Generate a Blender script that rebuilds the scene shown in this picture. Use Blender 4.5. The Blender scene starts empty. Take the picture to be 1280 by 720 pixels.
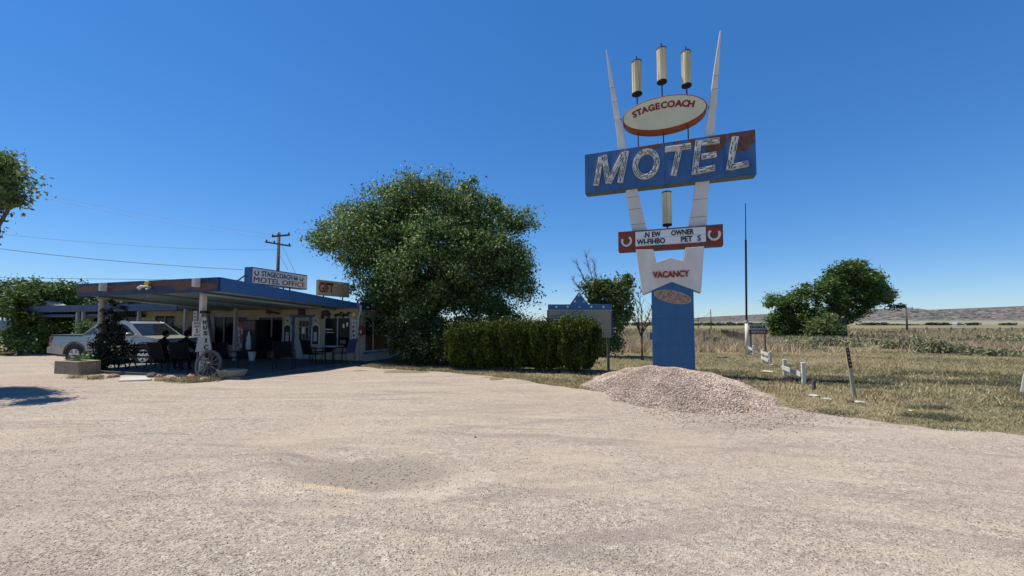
import bpy, bmesh, math, random
import numpy as np
from mathutils import Vector
sc = bpy.context.scene
col = sc.collection
R = math.radians
# ---------------- camera, sky, sun, exposure ----------------
F = 500.0; PITCH = R(3.0); PY0 = 378.8; CZ = 1.75
cd = bpy.data.cameras.new('camera'); cam = bpy.data.objects.new('camera', cd); col.objects.link(cam)
cam.location = (0, 0, CZ); cam.rotation_euler = (R(90) + PITCH, 0, 0)
cd.sensor_width = 36; cd.lens = 36 * F / 1280; cd.shift_y = (PY0 - 360) / 1280
cd.clip_start = 0.1; cd.clip_end = 20000
sc.camera = cam
SUN_EL = R(67.5); SX, SY = -0.95, 0.315           # where the sun stands: left, slightly behind the sign
w = bpy.data.worlds.new('World'); sc.world = w; w.use_nodes = True
nt = w.node_tree; bg = nt.nodes['Background']
sky = nt.nodes.new('ShaderNodeTexSky'); sky.sky_type = 'NISHITA'; sky.sun_disc = False
sky.sun_elevation = SUN_EL; sky.sun_rotation = math.atan2(SX, SY)
sky.altitude = 0; sky.air_density = 1.0; sky.dust_density = 0.0; sky.ozone_density = 7
hs = nt.nodes.new('ShaderNodeHueSaturation'); hs.inputs['Saturation'].default_value = 1.35
gm = nt.nodes.new('ShaderNodeGamma'); gm.inputs[1].default_value = 0.75
nt.links.new(sky.outputs[0], gm.inputs[0]); nt.links.new(gm.outputs[0], hs.inputs['Color']); tm = nt.nodes.new('ShaderNodeMix'); tm.data_type = 'RGBA'; tm.blend_type = 'MULTIPLY'; tm.inputs[0].default_value = 1
tm.inputs[7].default_value = (0.80, 0.93, 1.12, 1); nt.links.new(hs.outputs[0], tm.inputs[6]); nt.links.new(tm.outputs[2], bg.inputs[0]); bg.inputs[1].default_value = 0.135
sl = bpy.data.lights.new('sun', 'SUN'); sun = bpy.data.objects.new('sun', sl); col.objects.link(sun)
sl.energy = 5.0; sl.angle = R(0.53); sl.color = (1.0, 0.94, 0.80)
ce = math.cos(SUN_EL); sn = math.hypot(SX, SY)
sun.rotation_euler = Vector((SX / sn * ce, SY / sn * ce, math.sin(SUN_EL))).to_track_quat('Z', 'Y').to_euler()
sc.view_settings.view_transform = 'Standard'; sc.view_settings.look = 'None'
sc.view_settings.exposure = 0.45; sc.view_settings.gamma = 1.0
random.seed(7); rng = np.random.default_rng(7)

# ---------------- pixel helpers: where a thing seen in the photo stands ----------------
def ray(px, py):
    x, y, z = px - 640, F, PY0 - py
    return x, y * math.cos(PITCH) - z * math.sin(PITCH), y * math.sin(PITCH) + z * math.cos(PITCH)
def gnd(px, py, z=0.0):
    x, y, zz = ray(px, py); t = (z - CZ) / zz
    return x * t, y * t
def atY(px, py, Y):
    x, y, z = ray(px, py); t = Y / y
    return x * t, Y, CZ + z * t
class Frame:
    def __init__(s, ox, oy, rz, oz=0.0):
        s.o = (ox, oy, oz); s.rz = rz; s.c, s.s = math.cos(rz), math.sin(rz)
    def w(s, x, y, z=0): return (s.o[0] + x * s.c - y * s.s, s.o[1] + x * s.s + y * s.c, s.o[2] + z)
    def loc(s, X, Y):
        dx, dy = X - s.o[0], Y - s.o[1]; return dx * s.c + dy * s.s, -dx * s.s + dy * s.c
    def px(s, px, py, d=0.0):                      # on the plane local y = d
        x, y, z = ray(px, py); ny = (-s.s, s.c)
        k = x * ny[0] + y * ny[1]; t = (d + s.o[0] * ny[0] + s.o[1] * ny[1]) / k
        return s.loc(x * t, y * t)[0], CZ + z * t - s.o[2]
    def pxs(s, px, py, x0=0.0):                    # on the plane local x = x0
        x, y, z = ray(px, py); nx = (s.c, s.s)
        k = x * nx[0] + y * nx[1]; t = (x0 + s.o[0] * nx[0] + s.o[1] * nx[1]) / k
        return s.loc(x * t, y * t)[1], CZ + z * t - s.o[2]

# ---------------- materials ----------------
def nodes(name):
    m = bpy.data.materials.new(name); m.use_nodes = True
    return m, m.node_tree, m.node_tree.nodes['Principled BSDF']
def N(t, kind, **kw):
    n = t.nodes.new(kind)
    for k, v in kw.items():
        if k in n.inputs.keys(): n.inputs[k].default_value = v
        else: setattr(n, k, v)
    return n
def ramp(t, src, stops, interp='LINEAR'):
    r = t.nodes.new('ShaderNodeValToRGB'); r.color_ramp.interpolation = interp
    while len(r.color_ramp.elements) < len(stops): r.color_ramp.elements.new(0.5)
    for e, (p, c) in zip(r.color_ramp.elements, stops):
        e.position = p; e.color = (*c, 1) if len(c) == 3 else c
    t.links.new(src, r.inputs[0]); return r.outputs[0]
def mixc(t, fac, a, b):
    m = t.nodes.new('ShaderNodeMix'); m.data_type = 'RGBA'
    for i, v in ((0, fac), (6, a), (7, b)):
        if isinstance(v, (int, float)): m.inputs[i].default_value = v
        elif isinstance(v, tuple): m.inputs[i].default_value = (*v, 1)
        else: t.links.new(v, m.inputs[i])
    return m.outputs[2]
def noise(t, scale, detail=4, rough=0.6, stretch=None, dist=0):
    tc = t.nodes.new('ShaderNodeTexCoord'); src = tc.outputs['Object']
    if stretch:
        mp = t.nodes.new('ShaderNodeMapping'); mp.inputs['Scale'].default_value = stretch
        if len(stretch) > 3: pass
        t.links.new(src, mp.inputs[0]); src = mp.outputs[0]
    n = t.nodes.new('ShaderNodeTexNoise'); n.inputs['Scale'].default_value = scale
    n.inputs['Detail'].default_value = detail; n.inputs['Roughness'].default_value = rough; n.inputs['Distortion'].default_value = dist
    t.links.new(src, n.inputs['Vector']); return n.outputs[0]
def bump(t, b, h, strength, dist=0.02):
    n = t.nodes.new('ShaderNodeBump'); n.inputs['Strength'].default_value = strength; n.inputs['Distance'].default_value = dist
    t.links.new(h, n.inputs['Height']); t.links.new(n.outputs[0], b.inputs['Normal'])
def mat(name, c, c2=None, scale=6, rough=0.7, metal=0.0, bmp=0.0, bscale=40, lo=.4, hi=.65, stretch=None, spec=None, c3=None, s3=2.0, t3=.6):
    m, t, b = nodes(name)
    b.inputs['Roughness'].default_value = rough; b.inputs['Metallic'].default_value = metal
    if spec is not None: b.inputs['Specular IOR Level'].default_value = spec
    if c2 is None: c2 = tuple(v * 0.82 for v in c)
    out = ramp(t, noise(t, scale, 6, .65, stretch), [(lo, c), (hi, c2)])
    if c3: out = mixc(t, ramp(t, noise(t, s3, 8, .7), [(t3, (0, 0, 0)), (t3 + .04, (1, 1, 1))]), out, c3)
    t.links.new(out, b.inputs['Base Color'])
    if bmp: bump(t, b, noise(t, bscale, 4), bmp)
    return m
def leafmat(name, cols, trans=0.3, patch=.35, rough=.55):
    m, t, b = nodes(name)
    g = t.nodes.new('ShaderNodeNewGeometry')
    n = len(cols); a = ramp(t, g.outputs['Random Per Island'], [(i / max(1, n - 1), c) for i, c in enumerate(cols)])
    k = ramp(t, noise(t, patch, 3), [(.35, (.7, .7, .7)), (.65, (1.25, 1.25, 1.25))])
    mm = t.nodes.new('ShaderNodeMix'); mm.data_type = 'RGBA'; mm.blend_type = 'MULTIPLY'; mm.inputs[0].default_value = 1
    t.links.new(a, mm.inputs[6]); t.links.new(k, mm.inputs[7])
    t.links.new(mm.outputs[2], b.inputs['Base Color']); b.inputs['Roughness'].default_value = rough
    b.inputs['Specular IOR Level'].default_value = 0.35
    if trans:
        tr = t.nodes.new('ShaderNodeBsdfTranslucent'); t.links.new(mm.outputs[2], tr.inputs[0])
        mx = t.nodes.new('ShaderNodeMixShader'); mx.inputs[0].default_value = trans
        t.links.new(b.outputs[0], mx.inputs[1]); t.links.new(tr.outputs[0], mx.inputs[2])
        t.links.new(mx.outputs[0], t.nodes['Material Output'].inputs[0])
    return m

# ---------------- mesh helpers ----------------
class MB:
    def __init__(s): s.v = []; s.f = []
    def add(s, v, f):
        o = len(s.v); s.v += [tuple(p) for p in v]; s.f += [tuple(i + o for i in q) for q in f]; return s
    def box(s, x0, x1, y0, y1, z0, z1):
        v = [(x, y, z) for z in (z0, z1) for y in (y0, y1) for x in (x0, x1)]
        return s.add(v, [(0, 2, 3, 1), (4, 5, 7, 6), (0, 1, 5, 4), (2, 6, 7, 3), (0, 4, 6, 2), (1, 3, 7, 5)])
    def prism(s, poly, y0, y1):                    # polygon in x,z, extruded in y
        n = len(poly); a = sum(poly[i][0] * poly[(i + 1) % n][1] - poly[(i + 1) % n][0] * poly[i][1] for i in range(n))
        if a < 0: poly = poly[::-1]
        v = [(x, y0, z) for x, z in poly] + [(x, y1, z) for x, z in poly]
        return s.add(v, [tuple(range(n)), tuple(range(2 * n - 1, n - 1, -1))] + [(i, i + n, (i + 1) % n + n, (i + 1) % n) for i in range(n)])
    def slab(s, poly, z0, z1):                     # polygon in x,y, extruded in z
        n = len(poly); a = sum(poly[i][0] * poly[(i + 1) % n][1] - poly[(i + 1) % n][0] * poly[i][1] for i in range(n))
        if a < 0: poly = poly[::-1]
        v = [(x, y, z0) for x, y in poly] + [(x, y, z1) for x, y in poly]
        return s.add(v, [tuple(range(n - 1, -1, -1)), tuple(range(n, 2 * n))] + [(i, (i + 1) % n, (i + 1) % n + n, i + n) for i in range(n)])
    def tube(s, pts, rad, n=8, cap=True):
        pts = [Vector(p) for p in pts]
        if not hasattr(rad, '__len__'): rad = [rad] * len(pts)
        o = len(s.v)
        for i, p in enumerate(pts):
            d = (pts[min(i + 1, len(pts) - 1)] - pts[max(i - 1, 0)]).normalized()
            u = d.cross(Vector((0, 0, 1)))
            if u.length < 1e-3: u = Vector((1, 0, 0))
            u.normalize(); q = d.cross(u)
            for k in range(n):
                a = 2 * math.pi * k / n
                s.v.append(tuple(p + (u * math.cos(a) + q * math.sin(a)) * rad[i]))
        for i in range(len(pts) - 1):
            for k in range(n):
                a = o + i * n + k; b = o + i * n + (k + 1) % n
                s.f.append((a, a + n, b + n, b))
        if cap:
            s.f.append(tuple(o + k for k in range(n))); e = o + (len(pts) - 1) * n
            s.f.append(tuple(e + k for k in range(n - 1, -1, -1)))
        return s
    def bar(s, p, q, wx, wy):                      # a square bar from p to q
        p, q = Vector(p), Vector(q); d = (q - p).normalized(); u = d.cross(Vector((0, 1, 0)))
        if u.length < 1e-3: u = Vector((1, 0, 0))
        u.normalize(); r = d.cross(u)
        v = [tuple(e + u * a * wx / 2 + r * b * wy / 2) for e in (p, q) for a, b in ((-1, -1), (1, -1), (1, 1), (-1, 1))]
        return s.add(v, [(0, 1, 2, 3), (7, 6, 5, 4), (0, 4, 5, 1), (1, 5, 6, 2), (2, 6, 7, 3), (3, 7, 4, 0)])
    def lathe(s, prof, n=16, c=(0, 0, 0), axis='z'):
        o = len(s.v)
        for r, h in prof:
            for k in range(n):
                a = 2 * math.pi * k / n; x, y = r * math.cos(a), r * math.sin(a)
                p = (x, y, h) if axis == 'z' else ((x, -h, y) if axis == 'y' else (h, x, y))
                s.v.append((c[0] + p[0], c[1] + p[1], c[2] + p[2]))
        for i in range(len(prof) - 1):
            for k in range(n):
                a = o + i * n + k; b = o + i * n + (k + 1) % n
                s.f.append((a, b, b + n, a + n))
        s.f.append(tuple(o + k for k in range(n - 1, -1, -1))); e = o + (len(prof) - 1) * n
        s.f.append(tuple(e + k for k in range(n))); return s
    def blob(s, c, r, nu=10, nv=7, jit=0.0, flat=None):
        o = len(s.v); ph = [random.random() * 6 for _ in range(4)]
        for i in range(nv + 1):
            th = math.pi * i / nv
            for k in range(nu):
                a = 2 * math.pi * k / nu
                j = 1 + jit * (math.sin(3 * a + ph[0]) * math.sin(2 * th + ph[1]) + .6 * math.sin(5 * a + ph[2] + th * 3)) + jit * .5 * (random.random() - .5)
                z = math.cos(th) * r[2] * j
                if flat is not None: z = max(z, flat)
                s.v.append((c[0] + math.sin(th) * math.cos(a) * r[0] * j, c[1] + math.sin(th) * math.sin(a) * r[1] * j, c[2] + z))
        for i in range(nv):
            for k in range(nu):
                a = o + i * nu + k; b = o + i * nu + (k + 1) % nu
                s.f.append((a, a + nu, b + nu, b))
        return s
    def mesh(s, name):
        me = bpy.data.meshes.new(name); me.from_pydata(s.v, [], s.f); me.update(); return me
    def build(s, name, m, parent=None, bevel=0, smooth=False, loc=None):
        me = s.mesh(name)
        if m: me.materials.append(m)
        ob = bpy.data.objects.new(name, me); col.objects.link(ob)
        if parent: ob.parent = parent
        if loc: ob.location = loc
        if smooth:
            for p in me.polygons: p.use_smooth = True
        if bevel:
            b = ob.modifiers.new('bevel', 'BEVEL'); b.width = bevel; b.segments = 2; b.limit_method = 'ANGLE'
        return ob
def npmesh(name, V, Fc, m, parent=None, smooth=False):
    me = bpy.data.meshes.new(name); V = np.asarray(V, np.float32); Fc = np.asarray(Fc, np.int32)
    k = Fc.shape[1]; me.vertices.add(len(V)); me.vertices.foreach_set('co', V.ravel())
    me.loops.add(Fc.size); me.loops.foreach_set('vertex_index', Fc.ravel())
    me.polygons.add(len(Fc)); me.polygons.foreach_set('loop_start', np.arange(0, Fc.size, k, dtype=np.int32))
    me.update(calc_edges=True)
    if smooth: me.polygons.foreach_set('use_smooth', np.ones(len(Fc), bool))
    me.materials.append(m); ob = bpy.data.objects.new(name, me); col.objects.link(ob)
    if parent: ob.parent = parent
    return ob
def tag(o, label=None, cat=None, group=None, kind=None):
    if label: o['label'] = label
    if cat: o['category'] = cat
    if group: o['group'] = group
    if kind: o['kind'] = kind
    return o
def thing(name, label, cat, loc=(0, 0, 0), rz=0.0, group=None):
    o = bpy.data.objects.new(name, None); o.empty_display_size = .2; col.objects.link(o)
    o.location = loc; o.rotation_euler = (0, 0, rz); return tag(o, label, cat, group)
def fthing(name, label, cat, fr, group=None): return thing(name, label, cat, fr.o, fr.rz, group)
def copy_tree(o, parent=None):
    c = o.copy(); col.objects.link(c); c.parent = parent
    for ch in [x for x in col.objects if x.parent == o]: copy_tree(ch, c)
    return c
def text_v(s, size=1.0, depth=0.01, bold=0.0, shear=0.0, spacing=1.0):
    cu = bpy.data.curves.new('txt', 'FONT'); cu.body = s; cu.size = size; cu.extrude = depth / 2
    cu.shear = shear; cu.space_character = spacing; cu.resolution_u = 3
    o = bpy.data.objects.new('txt', cu); col.objects.link(o); bpy.context.view_layer.update()
    me = bpy.data.meshes.new_from_object(o.evaluated_get(bpy.context.evaluated_depsgraph_get()))
    v = np.array([x.co[:] for x in me.vertices]); f = [tuple(p.vertices) for p in me.polygons]
    bpy.data.objects.remove(o); bpy.data.curves.remove(cu); bpy.data.meshes.remove(me)
    if bold:                                       # heavier strokes: copies nudged sideways, each a hair deeper
        n0 = len(v); vs, fs = [], []
        for i, (a, b) in enumerate(((0, 0), (1, 0), (-1, 0), (0, .8), (0, -.8))):
            q = v.copy(); q[:, 0] += a * bold * size; q[:, 1] += b * bold * size; q[:, 2] *= 1 - .07 * i
            vs.append(q); fs += [tuple(k + n0 * i for k in p) for p in f]
        v, f = np.concatenate(vs), fs
    return v, f
def text(s, x0, x1, z0, z1, y, m, parent, depth=.02, bold=.02, name='lettering', mb=None, slab=False, slope=0.0):
    """words fitted into the box x0..x1, z0..z1 on the plane local y = y, reading from -y; slope shears the line"""
    v, f = text_v(s, 1.0, 0.02, bold)
    a, b = v[:, 0].min(), v[:, 0].max(); c, d = v[:, 1].min(), v[:, 1].max()
    X = x0 + (v[:, 0] - a) / (b - a) * (x1 - x0); Z = z0 + (v[:, 1] - c) / (d - c) * (z1 - z0) + slope * (X - x0)
    Y = y - (v[:, 2] / 0.02 + .5) * depth
    M_ = mb or MB(); M_.add(np.stack([X, Y, Z], 1).tolist(), f)
    if mb is None: return M_.build(name, m, parent)
    return M_
def wall_open(M_, x0, x1, y0, y1, z0, z1, ops):    # wall slab with rectangular openings (a,b,lo,hi)
    ops = sorted(ops); x = x0
    for a, b, lo, hi in ops:
        if a > x: M_.box(x, a, y0, y1, z0, z1)
        if lo > z0: M_.box(a, b, y0, y1, z0, lo)
        if hi < z1: M_.box(a, b, y0, y1, hi, z1)
        x = b
    if x < x1: M_.box(x, x1, y0, y1, z0, z1)
    return M_
M = {}
M['white_paint'] = mat('white_paint', (.64, .61, .54), (.52, .49, .42), 3, .6, bmp=.15, c3=(.30, .27, .24), s3=5, t3=.70)
M['pylon'] = mat('pylon_white', (.68, .64, .56), (.58, .54, .47), 1.6, .55, bmp=.1, c3=(.36, .30, .24), s3=6, t3=.655, stretch=(1, 1, .35))
M['cream'] = mat('cream_stucco', (.46, .40, .25), (.38, .33, .21), 2, .9, bmp=.25, bscale=90)
M['wall_white'] = mat('pale_stucco', (.46, .45, .40), (.38, .37, .33), 2, .9, bmp=.25, bscale=90)
M['navy'] = mat('navy_paint', (.014, .035, .10), (.02, .045, .125), 4, .5, c3=(.16, .12, .09), s3=2.6, t3=.60, stretch=(1, 1, 1))
M['blue'] = mat('blue_paint', (.024, .095, .25), (.030, .11, .28), 4, .5, c3=(.10, .12, .16), s3=3, t3=.66)
M['column_blue'] = mat('column_blue', (.018, .105, .22), (.024, .125, .25), 3, .5, c3=(.12, .18, .24), s3=9, t3=.66, stretch=(1, 1, .3))
M['rust'] = mat('rust', (.11, .045, .025), (.2, .07, .035), 9, .9)
M['red'] = mat('sign_red', (.25, .028, .014), (.19, .035, .02), 5, .6, c3=(.075, .045, .035), s3=3, t3=.50)
M['orange_red'] = mat('oval_rim_red', (.30, .045, .018), (.24, .035, .015), 5, .5)
M['letter_red'] = mat('letter_red', (.26, .018, .014), (.2, .014, .012), 8, .5)
M['cream_face'] = mat('oval_cream', (.68, .62, .38), (.61, .56, .34), 1.5, .45)
M['tube_glass'] = mat('lamp_cream', (.80, .70, .44), (.42, .34, .18), 11, .35, stretch=(1, 1, .04), lo=.42, hi=.58)
M['dark_metal'] = mat('dark_metal', (.012, .013, .017), (.018, .018, .022), 8, .6, spec=.2)
M['blue_metal'] = mat('dark_blue_metal', (.02, .035, .10), (.03, .05, .12), 8, .5)
M['black'] = mat('black', (.012, .012, .012), (.02, .02, .02), 8, .6)
M['letterboard'] = mat('letterboard_white', (.76, .76, .74), (.68, .68, .66), 2, .35)
M['letter_white'] = mat('channel_white', (.68, .66, .62), (.42, .40, .37), 14, .7, bmp=.3)
M['under'] = mat('box_underside', (.10, .13, .15), (.14, .16, .17), 4, .7)
M['tray'] = mat('tray_brown', (.22, .11, .06), (.5, .36, .24), 13, .6)
M['glass'] = mat('dark_glass', (.006, .007, .009), (.01, .011, .013), 1.2, .12, spec=.12)
M['frame'] = mat('window_frame', (.42, .42, .42), (.36, .36, .36), 6, .5)
M['soffit'] = mat('soffit_metal', (.26, .36, .41), (.14, .20, .24), .8, .35, stretch=(1, .25, 1))
M['roof'] = mat('roof_gravel', (.22, .21, .2), (.16, .15, .14), 14, .95)
M['concrete'] = mat('concrete', (.42, .40, .37), (.34, .32, .29), 3, .9, bmp=.3)
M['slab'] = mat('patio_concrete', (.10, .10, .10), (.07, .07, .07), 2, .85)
M['tan_block'] = mat('tan_block', (.30, .25, .17), (.22, .18, .12), 6, .9, bmp=.3)
M['stone_basin'] = mat('stone_basin', (.28, .24, .18), (.19, .16, .12), 9, .9, bmp=.4)
M['wood_old'] = mat('weathered_wood', (.27, .19, .12), (.18, .13, .09), 7, .9, stretch=(4, 4, .5))
M['wood_pale'] = mat('pale_wood', (.48, .38, .24), (.36, .28, .18), 7, .9, stretch=(4, 4, .5))
M['wood_grey'] = mat('grey_wood', (.12, .11, .10), (.07, .06, .055), 9, .9, stretch=(5, 5, .6))
M['pole_wood'] = mat('pole_wood', (.07, .05, .04), (.11, .08, .06), 6, .9)
M['bark'] = mat('bark', (.07, .055, .042), (.12, .10, .08), 9, .95, bmp=.6)
M['bark_pale'] = mat('bark_pale', (.20, .17, .14), (.12, .10, .08), 9, .95)
M['car_paint'] = mat('silver_paint', (.33, .34, .33), (.30, .31, .30), 3, .25, metal=.35)
M['car_dark'] = mat('car_dark_plastic', (.03, .03, .032), (.04, .04, .04), 8, .6)
M['car_glass'] = mat('car_glass', (.012, .016, .017), (.016, .02, .022), 2, .08, spec=.35)
M['tyre'] = mat('tyre_rubber', (.018, .018, .018), (.03, .03, .03), 20, .85)
M['alloy'] = mat('alloy', (.55, .55, .55), (.48, .48, .48), 8, .3, metal=.7)
M['chrome'] = mat('chrome', (.7, .7, .7), (.6, .6, .6), 8, .15, metal=1)
M['tail'] = mat('tail_red', (.30, .015, .01), (.2, .01, .01), 8, .25)
M['lens'] = mat('lamp_lens', (.75, .77, .8), (.6, .62, .65), 14, .12)
M['yellow'] = mat('yellow_paint', (.80, .60, .06), (.72, .52, .05), 6, .5)
M['orange'] = mat('orange_paint', (.65, .30, .06), (.5, .22, .05), 6, .5)
M['bin_blue'] = mat('bin_blue', (.02, .09, .22), (.03, .11, .25), 6, .5)
M['chair_blue'] = mat('chair_blue', (.02, .035, .14), (.03, .045, .17), 6, .6)
M['chair_dark'] = mat('chair_dark', (.006, .006, .009), (.01, .01, .012), 6, .9, spec=.1)
M['rock_red'] = mat('rock_red', (.38, .22, .16), (.28, .15, .11), 9, .9, bmp=.6)
M['rock_tan'] = mat('rock_tan', (.48, .42, .33), (.36, .31, .24), 9, .9, bmp=.6)
M['rock_dark'] = mat('rock_dark', (.12, .09, .08), (.17, .13, .11), 9, .9, bmp=.6)
M['skin'] = mat('skin', (.30, .17, .11), (.26, .15, .10), 6, .6)
M['cloth_dark'] = mat('dark_cloth', (.006, .006, .008), (.01, .01, .012), 12, .9, spec=.1)
M['silver'] = mat('silver_skin', (.45, .47, .5), (.38, .4, .43), 4, .35, metal=.5)
M['corrugated'] = mat('board_tan', (.42, .38, .27), (.34, .31, .22), 2, .7)
M['arrow_white'] = M['white_paint']
M['vend_red'] = mat('dark_red', (.12, .010, .010), (.08, .008, .008), 6, .4)
M['print_red'] = mat('red_white_print', (.45, .03, .04), (.6, .58, .55), 7, .6, lo=.5, hi=.53, stretch=(1, 1, .6))
M['leaf_big'] = leafmat('leaf_elm', [(.03, .068, .014), (.065, .125, .024), (.13, .205, .05), (.32, .39, .19)], .30)
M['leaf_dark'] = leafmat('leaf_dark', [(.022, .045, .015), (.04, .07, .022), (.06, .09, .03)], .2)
M['leaf_mid'] = leafmat('leaf_mid', [(.045, .09, .018), (.085, .15, .03), (.15, .21, .06)], .3)
M['leaf_grey'] = leafmat('leaf_grey', [(.065, .115, .03), (.12, .18, .05), (.23, .28, .12)], .32)
M['leaf_vine'] = leafmat('leaf_vine', [(.012, .02, .012), (.025, .035, .016), (.05, .06, .03)], .12)
M['leaf_bright'] = leafmat('leaf_bright', [(.06, .12, .03), (.10, .17, .05), (.14, .2, .06)], .3)
M['leaf_juniper'] = leafmat('leaf_juniper', [(.022, .032, .003), (.055, .072, .005), (.14, .17, .012)], .22, patch=2.2)
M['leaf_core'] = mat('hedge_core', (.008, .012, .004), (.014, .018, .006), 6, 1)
M['straw'] = leafmat('straw', [(.10, .08, .045), (.40, .32, .18), (.58, .48, .28), (.14, .13, .06), (.28, .225, .12)], .2, patch=.5, rough=.9)
M['greengrass'] = leafmat('green_weeds', [(.045, .055, .035), (.09, .10, .06), (.17, .165, .10), (.065, .075, .045)], .2, patch=.5, rough=.9)
M['sage'] = leafmat('sage', [(.10, .12, .065), (.19, .20, .11), (.32, .31, .19)], .2, patch=.5, rough=.9)
M['dryweed'] = leafmat('dry_weeds', [(.30, .23, .14), (.40, .31, .20), (.50, .40, .27)], .2, patch=.5, rough=.9)

# gravel lot: pinkish grey crushed stone with tyre-swept pale streaks
m, t, b = nodes('lot_gravel'); b.inputs['Roughness'].default_value = .95; b.inputs['Specular IOR Level'].default_value = .2
def stonecells(sc_, cols):
    tc = t.nodes.new('ShaderNodeTexCoord'); v = t.nodes.new('ShaderNodeTexVoronoi'); v.inputs['Scale'].default_value = sc_
    t.links.new(tc.outputs['Object'], v.inputs['Vector']); sx = t.nodes.new('ShaderNodeSeparateColor'); t.links.new(v.outputs['Color'], sx.inputs[0])
    return ramp(t, sx.outputs[0], cols), v.outputs['Distance']
f1, d1 = stonecells(52, [(0, (0.136, 0.117, 0.104)), (.22, (0.256, 0.219, 0.187)), (.6, (0.336, 0.292, 0.241)), (.85, (0.400, 0.356, 0.299)), (1, (0.544, 0.502, 0.440))])
f2, d2 = stonecells(17, [(0, (0.176, 0.154, 0.141)), (.35, (0.304, 0.263, 0.220)), (.8, (0.368, 0.324, 0.266)), (1, (0.480, 0.437, 0.373))])
fine = mixc(t, .38, f1, f2)
base = mixc(t, ramp(t, noise(t, .55, 8, .7, dist=.6), [(.46, (0, 0, 0)), (.68, (.55, .55, .55))]), fine, (0.368, 0.312, 0.237))
def swept(cx, cy, k, th):                          # tracks swept round a far turning point
    tc = t.nodes.new('ShaderNodeTexCoord'); su = N(t, 'ShaderNodeVectorMath', operation='SUBTRACT'); su.inputs[1].default_value = (cx, cy, 0); t.links.new(tc.outputs['Object'], su.inputs[0])
    ln = N(t, 'ShaderNodeVectorMath', operation='LENGTH'); t.links.new(su.outputs[0], ln.inputs[0])
    sp = t.nodes.new('ShaderNodeSeparateXYZ'); t.links.new(su.outputs[0], sp.inputs[0]); at = N(t, 'ShaderNodeMath', operation='ARCTAN2'); t.links.new(sp.outputs[1], at.inputs[0]); t.links.new(sp.outputs[0], at.inputs[1])
    m1 = N(t, 'ShaderNodeMath', operation='MULTIPLY'); t.links.new(ln.outputs['Value'], m1.inputs[0]); m1.inputs[1].default_value = k
    m2 = N(t, 'ShaderNodeMath', operation='MULTIPLY'); t.links.new(at.outputs[0], m2.inputs[0]); m2.inputs[1].default_value = th
    cb = t.nodes.new('ShaderNodeCombineXYZ'); t.links.new(m1.outputs[0], cb.inputs[0]); t.links.new(m2.outputs[0], cb.inputs[1])
    n = t.nodes.new('ShaderNodeTexNoise'); n.inputs['Scale'].default_value = 1; n.inputs['Detail'].default_value = 7; n.inputs['Roughness'].default_value = .68; t.links.new(cb.outputs[0], n.inputs['Vector']); return n.outputs[0]
s1 = swept(-6, -26, 2.2, 9)
base = mixc(t, ramp(t, s1, [(.50, (0, 0, 0)), (.66, (.6, .6, .6))]), base, (0.432, 0.373, 0.290))
base = mixc(t, ramp(t, swept(-6, -26, 2.6, 7), [(.34, (.6, .6, .6)), (.47, (0, 0, 0))]), base, (0.192, 0.166, 0.149))
base = mixc(t, ramp(t, swept(16, -70, 1.5, 14), [(.52, (0, 0, 0)), (.66, (.5, .5, .5))]), base, (0.400, 0.348, 0.282))
base = mixc(t, ramp(t, swept(16, -70, 2.1, 16), [(.34, (.5, .5, .5)), (.46, (0, 0, 0))]), base, (0.200, 0.170, 0.158))
pk = ramp(t, noise(t, .16, 3, .5), [(.45, (0, 0, 0)), (.65, (.35, .35, .35))])
base = mixc(t, pk, base, (0.296, 0.227, 0.199))
def disc_mask(cx, cy, rx, ry, soft=.35):          # the scraped hollow: bare soil, pale fines, and its shading painted dark
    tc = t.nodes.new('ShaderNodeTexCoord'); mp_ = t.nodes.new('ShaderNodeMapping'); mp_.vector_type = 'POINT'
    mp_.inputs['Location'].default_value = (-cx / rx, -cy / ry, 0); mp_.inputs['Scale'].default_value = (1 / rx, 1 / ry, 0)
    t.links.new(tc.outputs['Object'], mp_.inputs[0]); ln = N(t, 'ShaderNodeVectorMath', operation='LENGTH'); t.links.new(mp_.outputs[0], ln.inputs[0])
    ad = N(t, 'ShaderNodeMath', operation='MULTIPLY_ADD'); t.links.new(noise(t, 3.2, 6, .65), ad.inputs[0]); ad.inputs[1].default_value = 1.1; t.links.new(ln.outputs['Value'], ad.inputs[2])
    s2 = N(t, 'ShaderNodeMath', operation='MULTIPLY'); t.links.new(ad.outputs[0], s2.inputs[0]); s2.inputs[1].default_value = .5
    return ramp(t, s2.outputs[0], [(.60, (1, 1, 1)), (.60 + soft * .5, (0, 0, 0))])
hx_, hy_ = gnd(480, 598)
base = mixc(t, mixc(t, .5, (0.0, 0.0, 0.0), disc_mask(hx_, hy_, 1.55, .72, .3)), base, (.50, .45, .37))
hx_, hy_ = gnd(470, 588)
base = mixc(t, mixc(t, .75, (0.0, 0.0, 0.0), disc_mask(hx_, hy_, 1.15, .52, .5)), base, (.21, .18, .15))  # dark shading of the hollow put into the ground colour
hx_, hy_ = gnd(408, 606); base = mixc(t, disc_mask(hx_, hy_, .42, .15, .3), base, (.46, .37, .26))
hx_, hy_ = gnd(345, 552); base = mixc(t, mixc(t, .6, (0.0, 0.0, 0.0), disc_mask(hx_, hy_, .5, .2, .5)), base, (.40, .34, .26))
mm = t.nodes.new('ShaderNodeMix'); mm.data_type = 'RGBA'; mm.blend_type = 'MULTIPLY'; mm.inputs[0].default_value = 1; mm.inputs[7].default_value = (1.0, .965, .955, 1)
t.links.new(base, mm.inputs[6]); base = mm.outputs[2]
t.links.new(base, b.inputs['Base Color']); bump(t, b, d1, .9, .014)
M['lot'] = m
m, t, b = nodes('mound_base'); b.inputs['Roughness'].default_value = .95
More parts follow.
